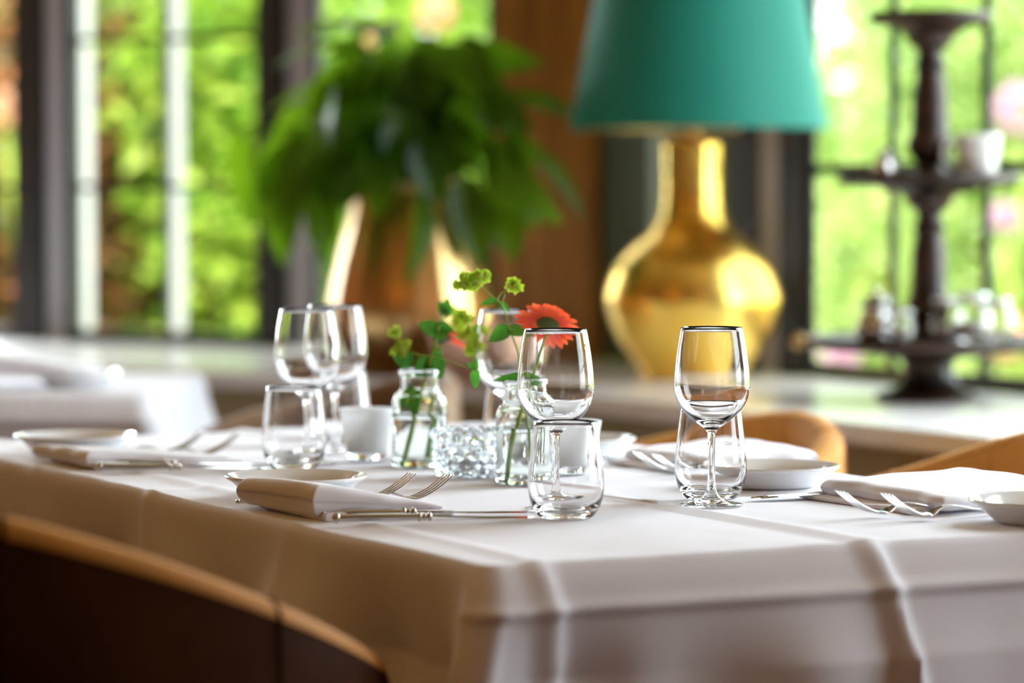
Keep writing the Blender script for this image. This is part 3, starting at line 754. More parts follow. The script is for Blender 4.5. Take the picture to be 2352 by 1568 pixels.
# ------------------------------------------------------------------ napkins
def slab(x0, x1, y0, y1, zfun, r=0.010, nx=44, ny=44, z0=0.0, rnd=0.010, wob=0.0, seed=0.0):
    """soft folded cloth layer: zfun gives its top height above z0, edges rolled over radius r"""
    vs, fs = [], []
    def edge(d): 
        q = min(max(d / r, 0), 1); return math.sqrt(max(0.0, 1 - (1 - q) ** 2))
    for layer in (1, 0):
        for i in range(nx + 1):
            for j in range(ny + 1):
                # denser near the edges
                s = 0.5 - 0.5 * math.cos(PI * i / nx); t = 0.5 - 0.5 * math.cos(PI * j / ny)
                x = x0 + (x1 - x0) * s; y = y0 + (y1 - y0) * t
                wx = wob * (vnoise(y * 30 + seed, 1.3) - 0.5) * (2 * s - 1); wy = wob * (vnoise(x * 30 + seed, 7.7) - 0.5) * (2 * t - 1)
                d = min(x - x0, x1 - x, y - y0, y1 - y)
                h = zfun(s, t)
                e = edge(d)
                mid = h * 0.5
                z = z0 + (mid + (h - mid) * e if layer else mid - (mid) * e)
                vs.append((x + wx, y + wy, z))
    N = (nx + 1) * (ny + 1)
    for i in range(nx):
        for j in range(ny):
            a = i * (ny + 1) + j; b = a + 1; c = a + ny + 2; d = a + ny + 1
            fs.append((a, d, c, b)); fs.append((a + N, b + N, c + N, d + N))
    ring = [i * (ny + 1) for i in range(nx + 1)] + [nx * (ny + 1) + j for j in range(1, ny + 1)] + [i * (ny + 1) + ny for i in range(nx - 1, -1, -1)] + [j for j in range(ny - 1, 0, -1)]
    for k in range(len(ring)):
        a, b = ring[k], ring[(k + 1) % len(ring)]; fs.append((a, b, b + N, a + N))
    return vs, fs
def napkin(loc, rz, label, seed=0.0, H=0.026, wx=0.150, wy=0.185, taper=0.80, group='folded white napkins'):
    r = empty('napkin', loc, rz); tag(r, label, 'napkin', group)
    # lower fold lies flat and longer, upper fold is the soft thick roll
    lo = G(); vs, fs = slab(0.004, wx, 0.0, wy * 0.93, lambda s, t: 0.0045 + 0.004 * (1 - s) + 0.0015 * vnoise(s * 5 + seed, t * 5), 0.004, wob=0.004, seed=seed)
    lo.add(vs, fs); lo.build('lower_fold', M['napkin'], r, fix=True)
    def top(s, t):
        base = H * (1 - taper * s ** 1.15)
        side = 0.60 + 0.40 * math.sin(PI * min(1.0, max(0.0, t * 0.75 + 0.225)) ** 0.9) ** 0.6
        return max(0.006, base * (0.35 + 0.65 * side)) + 0.0018 * (vnoise(s * 4 + seed, t * 4 + 2) - 0.5)
    vs, fs = slab(-0.004, wx * 0.93, 0.006, wy, top, 0.013, wob=0.010, seed=seed + 3)
    M2 = Matrix.Rotation(0.05, 4, 'Z')
    up = G(); up.add([(x, y, z + 0.0035) for x, y, z in vs], fs, M2); up.build('upper_fold', M['napkin'], r, fix=True)
    return r
napkin(T(0.026, 0.405, 0.7512), ANG, 'folded white napkin nearest the camera, over two fork handles', 1.0, H=0.035, wy=0.175)
napkin(T(0.035, 1.075, 0.7512), ANG, 'blurred folded napkin at the far left end of the long table', 5.0, H=0.020, wx=0.19, wy=0.17)
napkin(T(0.785, 0.400, 0.7512), ANG + PI, 'folded white napkin at right, two knife blades pointing out of it', 9.0, H=0.024, wx=0.20, wy=0.22, taper=0.25)
napkin(T(0.790, 0.885, 0.7512), ANG + PI, 'folded white napkin in front of the left orange chair, behind the tumbler', 13.0, H=0.024, wx=0.17, wy=0.19, taper=0.3)

# ------------------------------------------------------------------ flowers
def leaf_shape(L, W, fold=0.25, droop=0.3, nx=8, ny=2, tip=1.0, heart=0.0):
    """blade along +x, normal +z"""
    vs, fs = [], []
    for i in range(nx + 1):
        s = i / nx
        w_ = W * (math.sin(PI * s ** (0.75 if tip else 1.0)) ** 0.85 if 0 < s < 1 else 0.0) * 0.5
        w_ = max(w_, W * 0.02)
        x = L * s; z = -droop * L * s * s
        for j in range(-ny, ny + 1):
            q = j / ny; vs.append((x - heart * L * abs(q) * (1 - s), w_ * q, z + fold * w_ * abs(q)))
    c = 2 * ny + 1
    for i in range(nx):
        for j in range(2 * ny): fs.append((i * c + j, i * c + j + 1, (i + 1) * c + j + 1, (i + 1) * c + j))
    return vs, fs
def frame_to(p, d, up=Vector((0, 0, 1)), roll=0.0):
    d = Vector(d).normalized(); up = Vector(up)
    if abs(d.dot(up)) > 0.95: up = Vector((0, -1, 0))
    y = up.cross(d).normalized(); z = d.cross(y)
    m = Matrix(((d.x, y.x, z.x, 0), (d.y, y.y, z.y, 0), (d.z, y.z, z.z, 0), (0, 0, 0, 1)))
    return Matrix.Translation(p) @ m @ Matrix.Rotation(roll, 4, 'X')

def sprig(name, label, D, stem_px, branches, leaves, clusters, rad=0.0015, group='green leafy sprigs'):
    """stem_px: [(u,v,dD)], branches: list of paths, leaves: (u,v,dD, dir_u,dir_v, size, roll), clusters: (u,v,dD,size)"""
    pts0 = [at(u, v, D + d) for u, v, d in stem_px]; org = pts0[0]
    r = empty(name, tuple(org)); tag(r, label, 'flower sprig', group)
    path = curve([tuple(p - org) for p in pts0], 6)
    n_ = len(path)
    G().tube(path, [rad * (1 - 0.5 * i / n_) for i in range(n_)], 10).build('stem', M['stem'], r, fix=True)
    for br in branches:
        q = curve([tuple(at(u, v, D + d) - org) for u, v, d in br], 5)
        G().tube(q, [rad * 0.5 * (1 - 0.4 * i / len(q)) for i in range(len(q))], 8).build('stem', M['stem'], r, fix=True)
    for (u, v, d, du, dv, L, wd, roll) in leaves:
        p = at(u, v, D + d) - org
        dr = Vector((du, random.uniform(-0.25, 0.25), -dv))
        vs, fs = leaf_shape(L, wd, 0.3, 0.25, heart=0.12)
        G().add(vs, fs, frame_to(p, dr, Vector((0, -1, 0.35)), roll)).build('leaf', M['sprig_leaf'], r)
    for (u, v, d, size, cnt) in clusters:
        size *= 1.12; cnt = int(cnt * 1.4)
        c = at(u, v, D + d) - org
        cl = G(); bg_ = G()
        for k in range(cnt):
            a = 2 * PI * k / cnt * 2.4; rr = size * (0.25 + 0.75 * ((k * 0.618) % 1.0))
            o_ = Vector((math.cos(a) * rr, (random.random() - 0.5) * size * 0.8, math.sin(a) * rr * 0.62 + rr * 0.1 * math.cos(a)))
            pc = c + o_
            for j in range(5):
                dd = Vector((math.cos(j * 1.257 + k), 0.5 - 0.9 * random.random(), math.sin(j * 1.257 + k)))
                vs, fs = leaf_shape(0.0068, 0.0052, 0.35, 0.1, 4, 1)
                cl.add(vs, fs, frame_to(pc, dd, Vector((0, -1, 0.2)), random.uniform(-0.4, 0.4)))
            bg_.ball(pc + Vector((0, -0.001, 0)), 0.0012, 6, 4)
        cl.build('flower_head', M['bract'], r); bg_.build('bud_cluster', M['bud'], r)
    return r
DVL = VL.y; DVR = VR.y
s1 = sprig('leafy_sprig', 'upright green sprig with round leaves standing in the left bottle vase', DVL,
      [(934, 1072, 0), (950, 990, 0), (968, 900, 0), (985, 840, 0.0), (1000, 790, 0.0), (1008, 750, 0.0), (1020, 720, 0.01)],
      [[(985, 842, 0), (955, 812, 0.01), (925, 806, 0.01)], [(1000, 780, 0), (1035, 760, 0.02), (1075, 770, 0.03)], [(1008, 748, 0), (1030, 725, 0.02), (1060, 730, 0.03)], [(940, 812, 0.01), (915, 780, 0.02), (908, 765, 0.03)]],
      [(990, 822, 0, 0.3, 0.6, 0.028, 0.026, 0.3), (985, 828, 0, -0.5, 0.5, 0.024, 0.022, -0.3), (925, 806, 0.01, 0.2, 1.0, 0.024, 0.024, 0.1), (1003, 765, 0, -0.7, -0.5, 0.026, 0.024, 0.4),
       (1003, 775, 0, 0.4, -0.4, 0.022, 0.020, -0.4), (1000, 795, 0, 0.35, 1.0, 0.028, 0.012, 0.9), (1020, 722, 0.01, 0.3, -1, 0.020, 0.014, 0.2), (1022, 722, 0.01, -0.3, -0.9, 0.018, 0.014, 0.3),
       (955, 900, 0, -0.1, 1.0, 0.034, 0.016, 0.3), (945, 890, 0.01, -0.4, 1.0, 0.030, 0.016, -0.4), (1005, 752, 0, 0.9, 0.1, 0.020, 0.018, 0.2)],
      [(920, 800, 0.01, 0.011, 7), (1080, 765, 0.03, 0.017, 14), (1060, 730, 0.03, 0.012, 8), (1090, 795, 0.03, 0.012, 8), (908, 760, 0.03, 0.006, 3), (1030, 712, 0.02, 0.008, 4)], rad=0.0026)
s2 = sprig('leafy_sprig', 'tall curving sprig with a bud cluster on top, rising behind the near goblet', DVR,
      [(1215, 1060, 0.005), (1210, 960, 0.0), (1195, 880, 0), (1190, 810, 0), (1172, 760, 0), (1155, 705, 0), (1125, 675, 0), (1098, 652, 0)],
      [[(1140, 690, 0), (1150, 675, 0.005), (1168, 662, 0.01)], [(1150, 697, 0), (1160, 680, 0), (1157, 672, 0)]],
      [(1170, 762, 0, -0.9, 0.25, 0.026, 0.026, 0.5), (1170, 762, 0, 0.9, -0.05, 0.022, 0.020, -0.5), (1140, 690, 0, -0.9, 0.1, 0.018, 0.010, 0.4), (1146, 698, 0, 0.9, 0.5, 0.016, 0.010, -0.2),
       (1215, 872, 0, -1, -0.15, 0.040, 0.017, 0.5), (1212, 872, -0.01, 0.6, 0.3, 0.018, 0.012, 0.2)],
      [(1086, 644, 0, 0.014, 14), (1178, 655, 0.01, 0.009, 6), (1062, 655, 0, 0.007, 4), (1110, 630, 0, 0.006, 4)], rad=0.0014)
s3 = sprig('trailing_sprig', 'thin trailing sprig reaching left from the gerbera vase across the gap', DVR,
      [(1222, 1040, 0.01), (1224, 930, 0.01), (1210, 885, 0.01), (1150, 862, 0.015), (1085, 848, 0.02), (1010, 822, 0.025), (950, 812, 0.03)], [],
      [(1093, 850, 0.02, -0.1, 1, 0.022, 0.012, 0.3), (1092, 848, 0.02, 0.0, -1, 0.014, 0.008, 0.2), (1088, 846, 0.02, -0.8, -0.8, 0.010, 0.007, 0.2)], [], rad=0.0008)

def gerbera(label, D, stem_px, head, axis, R, group='orange gerbera daisies'):
    pts0 = [at(u, v, D + d) for u, v, d in stem_px]; org = pts0[0]
    r = empty('gerbera', tuple(org)); tag(r, label, 'flower', group)
    path = curve([tuple(p - org) for p in pts0], 8); n_ = len(path)
    G().tube(path, [0.0026 - 0.0009 * i / n_ for i in range(n_)], 12).build('stem', M['stem'], r, fix=True)
    c = at(*head[:2], D + head[2]) - org; ax = Vector(axis).normalized()
    m = frame_to(c, ax, Vector((0, -1, 0)))              # local x = flower axis
    base = m @ Matrix.Rotation(PI / 2, 4, 'Y')           # local z = axis
    G().lathe(curve([(0, -0.011), (0.004, -0.010), (0.009, -0.005), (0.0125, 0.000), (0.0135, 0.003), (0.010, 0.004), (0, 0.004)], 4), 28, base,
              rfun=lambda a, k, z: 0.0007 * math.sin(a * 14)).build('calyx', M['calyx'], r)
    G().lathe([(0, 0.0065), (0.006, 0.006), (0.0095, 0.0035), (0.0095, 0.002), (0, 0.001)], 24, base).build('flower_center', P('gerbera_eye', (0.5, 0.22, 0.05), 0.8), r)
    cnt = 0
    for ring, (num, lift, Lr) in enumerate(((19, 0.06, 1.0), (19, 0.14, 0.95), (13, 0.45, 0.62))):
        for k in range(num):
            a = 2 * PI * (k + 0.5 * ring) / num + random.uniform(-0.05, 0.05)
            L = R * Lr * random.uniform(0.93, 1.05); W_ = R * 0.215
            vs, fs = [], []
            for i in range(8):
                s = i / 7; hw = W_ * 0.5 * (0.45 + 0.65 * math.sin(PI * min(1, s * 0.80 + 0.04))) * (1 if s < 0.86 else (1 - ((s - 0.86) / 0.14) ** 2 * 0.85))
                x = 0.005 + (L - 0.005) * s; z = 0.002 + ring * 0.0012 + L * (lift * s - 0.16 * s * s)
                for q in (-1, 0, 1): vs.append((x, hw * q, z - 0.10 * hw * (1 - abs(q)) * 2))
            for i in range(7):
                for j in range(2): fs.append((i * 3 + j, i * 3 + j + 1, (i + 1) * 3 + j + 1, (i + 1) * 3 + j))
            G().add(vs, fs, base @ Matrix.Rotation(a, 4, 'Z')).build('petal', M['petal'], r)
    return r
gerbera('open orange-red gerbera daisy tilted away above the near goblet rim', DVR,
        [(1170, 1106, -0.01), (1180, 1020, -0.008), (1198, 940, -0.004), (1212, 880, 0.0), (1228, 830, 0.0), (1244, 785, 0.004), (1256, 762, 0.008)], (1258, 748, 0.012), (0.22, 0.66, 0.72), 0.0375)
gerbera('second orange-red gerbera seen edge-on, mostly hidden behind the left sprig', DVL,
        [(975, 1050, 0.02), (985, 960, 0.02), (1000, 880, 0.03), (1010, 830, 0.04), (1014, 790, 0.04)], (1012, 770, 0.04), (0.44, 0.12, 0.88), 0.036)

# ------------------------------------------------------------------ tub chairs
def tub_chair(name, loc, rz, label, mat, group, R=0.27, zb=0.775, za=0.66, span=96, arm=0.02, power=1.0, depth=1.0, droop=0.03, rim_mat=None, th=0.045):
    """opens toward local +x; the back is at local -x; rim is highest at the back"""
    r = empty(name, loc, rz); tag(r, label, 'chair', group)
    nphi = 72
    vs, fs = [], []
    prof_n = 0
    stations = []
    for i in range(nphi + 1):
        f = -1 + 2 * i / nphi; ph = math.radians(span) * f
        stations.append((ph, 0.0))
    ext = []
    for k in range(1, 9): ext.append(arm * k / 8)
    allst = [(-math.radians(span), e) for e in reversed(ext)] + stations + [(math.radians(span), e) for e in ext]
    rows = []
    zmax = zb
    for (ph, e) in allst:
        cx, cy_ = -math.cos(ph), math.sin(ph)
        tx, ty = (math.sin(abs(ph)), math.cos(ph) * (1 if ph > 0 else -1)) if e else (0, 0)
        if e: ty = ty * 0.25
        k = abs(ph) / math.radians(span)
        back = 0.5 + 0.5 * math.cos(PI * min(1, k * 1.0)); back = back ** power
        zt = za + (zb - za) * back - e * 0.25
        ring = []
        def pt(rad, z):
            taper = 1 - 0.10 * max(0, (0.62 - z)) / 0.3
            x = cx * rad * taper * depth + tx * e; y = cy_ * rad * taper + ty * e
            ring.append((x, y, z))
        endr = 0.0
        if e: endr = droop * (e / arm) ** 2
        zt -= endr
        for z in (0.33, 0.42, 0.52, 0.60): pt(R + 0.006 * (z - 0.33) / 0.3, min(z, zt - 0.03))
        rt_ = th / 2
        for a in range(0, 181, 30):
            pt(R - rt_ + rt_ * math.cos(math.radians(a)), zt - rt_ + rt_ * math.sin(math.radians(a)))
        for z in (0.60, 0.52, 0.42): pt(R - th - 0.004, min(z, zt - 0.03))
        rows.append(ring)
    n_ = len(rows[0])
    for ring in rows: vs += ring
    for i in range(len(rows) - 1):
        for j in range(n_ - 1): fs.append((i * n_ + j, (i + 1) * n_ + j, (i + 1) * n_ + j + 1, i * n_ + j + 1))
    fs.append(tuple(range(n_))); fs.append(tuple(reversed(range((len(rows) - 1) * n_, len(rows) * n_))))
    sh = G().add(vs, fs).build('backrest', mat, r, fix=True)
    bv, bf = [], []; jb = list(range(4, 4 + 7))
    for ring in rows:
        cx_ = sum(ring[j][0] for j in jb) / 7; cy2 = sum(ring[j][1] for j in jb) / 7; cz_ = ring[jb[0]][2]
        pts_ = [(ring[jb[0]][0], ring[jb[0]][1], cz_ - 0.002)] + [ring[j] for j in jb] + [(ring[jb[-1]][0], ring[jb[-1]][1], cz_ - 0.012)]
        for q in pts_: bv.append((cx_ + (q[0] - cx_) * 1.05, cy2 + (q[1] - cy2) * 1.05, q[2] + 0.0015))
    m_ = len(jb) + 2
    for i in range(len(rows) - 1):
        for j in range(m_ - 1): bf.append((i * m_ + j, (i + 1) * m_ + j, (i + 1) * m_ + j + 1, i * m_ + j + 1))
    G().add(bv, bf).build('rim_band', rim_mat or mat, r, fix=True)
    # stitched seams on the inside and over the rim
    ne = len(ext)
    for k in (0.18, 0.34, 0.5, 0.66, 0.82):
        i = ne + int(nphi * k); ring = rows[i]
        c = [Vector(p) for p in ring[3:]]
        G().tube([p + Vector((0, 0, 0.0008)) for p in c], 0.0028, 6).build('seam', mat, sh, fix=True)
    G().lathe(curve([(0, 0.33), (R - th - 0.02, 0.33), (R - th - 0.004, 0.35), (R - th - 0.004, 0.44), (R - th - 0.02, 0.465), (0, 0.475)], 3), 48).build('seat', mat, r, fix=True)
    for sx in (-1, 1):
        for sy in (-1, 1):
            G().tube([(sx * 0.13, sy * 0.14, 0.34), (sx * 0.17, sy * 0.19, 0.0)], [0.016, 0.010], 12).build('leg', M['chair_leg'], r, fix=True)
    return r
CHG = 'tub chairs around the tables'
# far side chairs: open toward -n (back on the +n side)
cA = at(1478, 1000, 4.42)
tub_chair('tub_chair', (cA.x, cA.y, 0), ANG + PI + 0.0, 'cognac suede tub chair behind the rightmost goblet, rim turned to the windows', M['suede'], CHG, zb=0.772, za=0.70)
cB = at(2045, 1000, 3.98)
tub_chair('tub_chair', (cB.x, cB.y, 0), ANG + PI - 0.15, 'cognac suede tub chair with stitched seams at the right edge behind the table', M['suede'], CHG, R=0.28, zb=0.785, za=0.69)
cC = at(690, 1000, 5.10)
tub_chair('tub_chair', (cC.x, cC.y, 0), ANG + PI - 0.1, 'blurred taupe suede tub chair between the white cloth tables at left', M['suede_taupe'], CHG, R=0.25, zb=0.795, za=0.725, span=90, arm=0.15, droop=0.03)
tub_chair('tub_chair', (-0.473, 2.856, 0), 1.11, 'brown suede tub chair in the lower left foreground corner, shade put into its shell colour', M['suede_shaded'], CHG, R=0.36, zb=0.86, za=0.671, arm=0.03, span=118, droop=0.04, power=0.66, rim_mat=M['suede'], th=0.030)  # lit rim against shaded shell is painted with two suede colours

# ------------------------------------------------------------------ table lamp
LP = on_plane(1592, 868, ZC); LP = at(1592, 868, LP.y)
lr = empty('table_lamp', (LP.x, LP.y, ZC)); tag(lr, 'large table lamp with round gold bottle body and teal velvet shade', 'lamp')
sL = LP.y / F
bp = [(0, 0.0), (0.095, 0.0), (0.100, 0.006), (0.112, 0.030), (0.145, 0.075), (0.166, 0.135), (0.167, 0.165), (0.150, 0.215), (0.115, 0.255), (0.080, 0.285), (0.063, 0.315), (0.058, 0.345), (0.0575, 0.400), (0.0590, 0.452), (0.056, 0.458), (0.0, 0.459)]
lb = G().lathe([bp[0], bp[1]] + curve(bp[1:-2], 6) + bp[-2:], 96).build('lamp_body', M['gold'], lr, fix=True)
G().lathe([(0, 0.459), (0.022, 0.459), (0.022, 0.466), (0.010, 0.470), (0.008, 0.50), (0.014, 0.503), (0.014, 0.55), (0, 0.55)], 32).build('lamp_socket', M['gold_lining'], lr, fix=True, angle=0.6)
zs0 = z_at(298, LP.y) - ZC; zs1 = zs0 + 0.40
r0 = 297 * sL; r1 = r0 - (55 / 298.0) * (zs1 - zs0) * 1.0
xs = 12 * sL
def shade(r0, r1, z0, z1, thk):
    pr = [(r0, z0), (r1, z1)]; P_ = [(r0 + (r1 - r0) * i / 16, z0 + (z1 - z0) * i / 16) for i in range(17)]
    Q_ = [(r - thk, z) for r, z in reversed(P_)]
    return P_ + Q_ + [P_[0]]
so = G().lathe(shade(r0, r1, zs0, zs1, 0.003), 96).build('lamp_shade', M['velvet'], lr, loc=(xs, 0, 0), fix=True, angle=0.8)
G().lathe(shade(r0 - 0.0035, r1 - 0.0035, zs0 + 0.002, zs1 - 0.002, 0.0012), 96).build('shade_lining', M['gold_lining'], so, fix=True, angle=0.8)
G().tube([(0, 0, 0.54), (0.0, 0, 0.62), (0, 0, zs1 - 0.02)], 0.004, 8).build('lamp_rod', M['gold_lining'], lr, fix=True)
for k in range(3):
    a = k * 2 * PI / 3; G().tube([(0, 0, zs1 - 0.03), ((r1 - 0.004) * math.cos(a) + xs, (r1 - 0.004) * math.sin(a), zs1 - 0.02)], 0.002, 6).build('shade_spoke', M['gold_lining'], lr, fix=True)

# ------------------------------------------------------------------ tiered stand
SP = on_plane(2132, 918, ZC); D_ = SP.y
sr = empty('tiered_stand', (SP.x, SP.y, ZC)); tag(sr, 'dark turned wooden three tier stand in front of the right window', 'stand')
zt = [z_at(785, D_) - ZC, z_at(412, D_) - ZC, z_at(42, D_) - ZC]
k_ = D_ / F
rad_t = [285 * k_, 212 * k_, 142 * k_]
foot = [(0, 0), (0.085, 0), (0.092, 0.004), (0.088, 0.012), (0.062, 0.022), (0.048, 0.034), (0.044, 0.060), (0.050, zt[0] - 0.030), (0.085, zt[0] - 0.016), (0.09, zt[0] - 0.012), (0, zt[0] - 0.012)]
G().lathe([foot[0]] + curve(foot[1:-1], 4) + [foot[-1]], 48).build('foot', M['dark_wood'], sr, fix=True)
for i in range(3):
    R_ = rad_t[i]; h = 0.013
    pr = [(0, zt[i] - h), (R_ * 0.45, zt[i] - h - 0.010), (R_ * 0.55, zt[i] - h), (R_ - 0.012, zt[i] - h + 0.002), (R_, zt[i] - 0.004), (R_ + 0.001, zt[i] + 0.004), (R_ - 0.006, zt[i] + 0.010), (R_ - 0.014, zt[i] + 0.003), (0, zt[i] + 0.002)]
    G().lathe(pr, 64).build('tray', M['dark_wood'], sr, fix=True, angle=0.9)
for i in range(2):
    z0 = zt[i] + 0.002; z1 = zt[i + 1] - 0.013; L = z1 - z0
    pr = [(0, 0), (0.034, 0.0), (0.034, 0.02), (0.022, 0.06), (0.020, 0.10), (0.030, 0.17), (0.032, 0.24), (0.026, 0.32), (0.024, 0.55), (0.020, 0.70), (0.024, 0.74), (0.019, 0.77), (0.019, 0.84), (0.030, 0.88), (0.036, 0.94), (0.055, 1.0), (0, 1.0)]
    G().lathe([(0, z0)] + [(a * 1.22, z0 + b * L) for a, b in curve(pr[1:-1], 5)] + [(0, z1)], 40).build('column', M['dark_wood'], sr, fix=True)
G().ball((-rad_t[0] - 0.010, 0, zt[0]), 0.014, 16, 10).build('knob', M['brass'], sr, fix=True)
def on_tray(o, px, i, dy=-0.03, z=0.0035):
    x = (px - 2132) * k_; o.location = (SP.x + x, SP.y + dy, ZC + zt[i] + z)
M['jar_lid'] = P('jar_lid_silver', (0.7, 0.72, 0.75), 0.2, 1.0)
M['preserve'] = P('red_preserve', (0.35, 0.06, 0.03), 0.3)
# white cup on the middle tier
g = G().lathe(curve([(0, 0.002), (0.026, 0.0), (0.030, 0.002), (0.034, 0.030), (0.0385, 0.072)], 4) + curve([(0.036, 0.073), (0.032, 0.030), (0.027, 0.006), (0, 0.005)], 4), 40)
cup = g.build('cup', M['porcelain'], fix=True); on_tray(cup, 2232, 1, -0.06)
G().tube(curve([(-0.036, 0, 0.058), (-0.056, 0, 0.055), (-0.058, 0, 0.03), (-0.034, 0, 0.022)], 5), 0.004, 8).build('handle', M['porcelain'], cup, fix=True)
tag(cup, 'white porcelain cup with handle on the middle tier of the wooden stand', 'cup')
def creamer(px, tier, label, s=1.0, dy=-0.04):
    g = G().lathe([(r * s, z * s) for r, z in curve([(0, 0), (0.018, 0.0), (0.024, 0.006), (0.026, 0.018), (0.020, 0.034), (0.017, 0.040), (0.021, 0.048)], 4) + curve([(0.019, 0.048), (0.015, 0.040), (0.018, 0.032), (0.0235, 0.018), (0.02, 0.006), (0, 0.004)], 4)], 32)
    o = g.build('creamer', M['steel'], fix=True); on_tray(o, px, tier, dy)
    G().tube([tuple(c * s for c in q) for q in curve([(0.020, 0, 0.042), (0.034, 0, 0.040), (0.036, 0, 0.020), (0.025, 0, 0.012)], 5)], 0.0022 * s, 8).build('handle', M['steel'], o, fix=True)
    G().lathe([(r * s, z * s) for r, z in [(0, 0.049), (0.021, 0.049), (0.018, 0.054), (0.006, 0.058), (0.004, 0.062), (0.005, 0.066), (0, 0.068)]], 24).build('lid', M['steel'], o, fix=True)
    return tag(o, label, 'jug', 'small metal jugs on the tiered stand')
creamer(2022, 1, 'small shiny metal jug on the middle tier, left of the column', 0.75)
creamer(2005, 0, 'small shiny metal jug with lid on the left of the bottom tier', 1.35)
def jar(px, tier, label, fill=None, s=1.0, dy=-0.05):
    pr = curve([(0, 0), (0.020, 0.0), (0.023, 0.003), (0.024, 0.030), (0.022, 0.042), (0.019, 0.046), (0.019, 0.052)], 3) + curve([(0.0175, 0.052), (0.0175, 0.046), (0.0205, 0.041), (0.0222, 0.030), (0.021, 0.005), (0, 0.004)], 3)
    o = G().lathe([(r * s, z * s) for r, z in pr], 32).build('glass_jar', M['glass'], fix=True); on_tray(o, px, tier, dy)
    if fill: G().lathe([(0, 0.0045 * s), (0.0200 * s, 0.0055 * s), (0.0212 * s, 0.020 * s), (0.0212 * s, 0.026 * s), (0, 0.026 * s)], 24).build('preserve', fill, o, fix=True)
    G().lathe([(0, 0.0525 * s), (0.0205 * s, 0.0525 * s), (0.021 * s, 0.054 * s), (0.021 * s, 0.060 * s), (0.020 * s, 0.061 * s), (0, 0.061 * s)], 32).build('lid', M['jar_lid'], o, fix=True, angle=0.6)
    return tag(o, label, 'jar', 'glass jars on the bottom tier')
M['sugar'] = P('sugar_white', (0.85, 0.83, 0.78), 0.6)
jar(2165, 0, 'clear glass jar of white sugar just right of the stand column', M['sugar'], 1.25)
jar(2222, 0, 'clear glass jar with bright metal lid, middle of the bottom tier jars', M['sugar'], 1.35, -0.06)
jar(2282, 0, 'clear glass jar farthest right on the bottom tier', None, 1.2, -0.04)
jar(2058, 0, 'low clear glass jar beside the lidded metal jug', M['sugar'], 0.9, -0.08)

# ------------------------------------------------------------------ plant in a brass urn, copper bowl
PD = on_plane(1000, 862, ZC).y
PP = at(955, 862, PD)
pr_ = empty('potted_peace_lily', (PP.x, PP.y, ZC)); tag(pr_, 'big leafy houseplant with drooping broad leaves in a tall brass urn', 'plant')
kp = PD / F
zp = lambda v: z_at(v, PD) - ZC
prof = [(0, 0.0), (0.10, 0.0), (0.110, 0.008), (0.145, 0.050), (0.166, zp(745)), (0.164, zp(680)), (0.150, zp(600)), (0.132, zp(520)), (0.120, zp(450)), (0.122, zp(425)), (0.132, zp(410))]
pot_in = [(0.126, zp(410)), (0.114, zp(440)), (0.112, zp(470)), (0, zp(470))]
urn = G().lathe([prof[0]] + curve(prof[1:], 6) + pot_in, 120, rfun=lambda a, k, z: (0.0035 * abs(math.sin(a * 9)) if 3 < k < 58 else 0)).build('urn', M['brass'], pr_, fix=True)
G().lathe([(0, zp(455)), (0.110, zp(455)), (0.112, zp(460)), (0, zp(462))], 32).build('soil', M['bark'], pr_, fix=True)
random.seed(21)
leaves = []
def big_leaf(base, apex, tipdir, L, Wd, roll):
    """petiole from base arching to apex, blade from there along tipdir with droop"""
    g = G(); mid = (base + apex) / 2 + Vector((0, 0, 0.05))
    pth = curve([tuple(base), tuple(mid), tuple(apex)], 5)
    g.tube(pth, 0.003, 6)
    d = Vector(tipdir).normalized()
    vs, fs = leaf_shape(L, Wd, 0.22, 0.35, 10, 2)
    g.add(vs, fs, frame_to(apex, d, Vector((0, 0, 1)), roll))
    g.build('leaf', M['leaf_pot'], pr_)
top0 = Vector((0, 0, zp(455)))
for i in range(58):
    a = i * 2.39996; ring = (i / 58.0)
    rr = 0.03 + 0.23 * (ring ** 0.7) + random.uniform(-0.02, 0.02); hh = 0.27 * (1 - ring ** 1.8) + random.uniform(-0.06, 0.05) + 0.02
    ap = top0 + Vector((math.cos(a) * rr * 0.92 - 0.015, math.sin(a) * rr * 0.7, hh))
    aj = a + random.uniform(-0.9, 0.9)
    out = Vector((math.cos(aj), math.sin(aj), random.uniform(-1.6, 0.55) - ring * 0.7))
    big_leaf(top0 + Vector((math.cos(a) * 0.05, math.sin(a) * 0.05, 0)), ap, out, random.uniform(0.12, 0.20), random.uniform(0.07, 0.11), random.uniform(-0.9, 0.9))
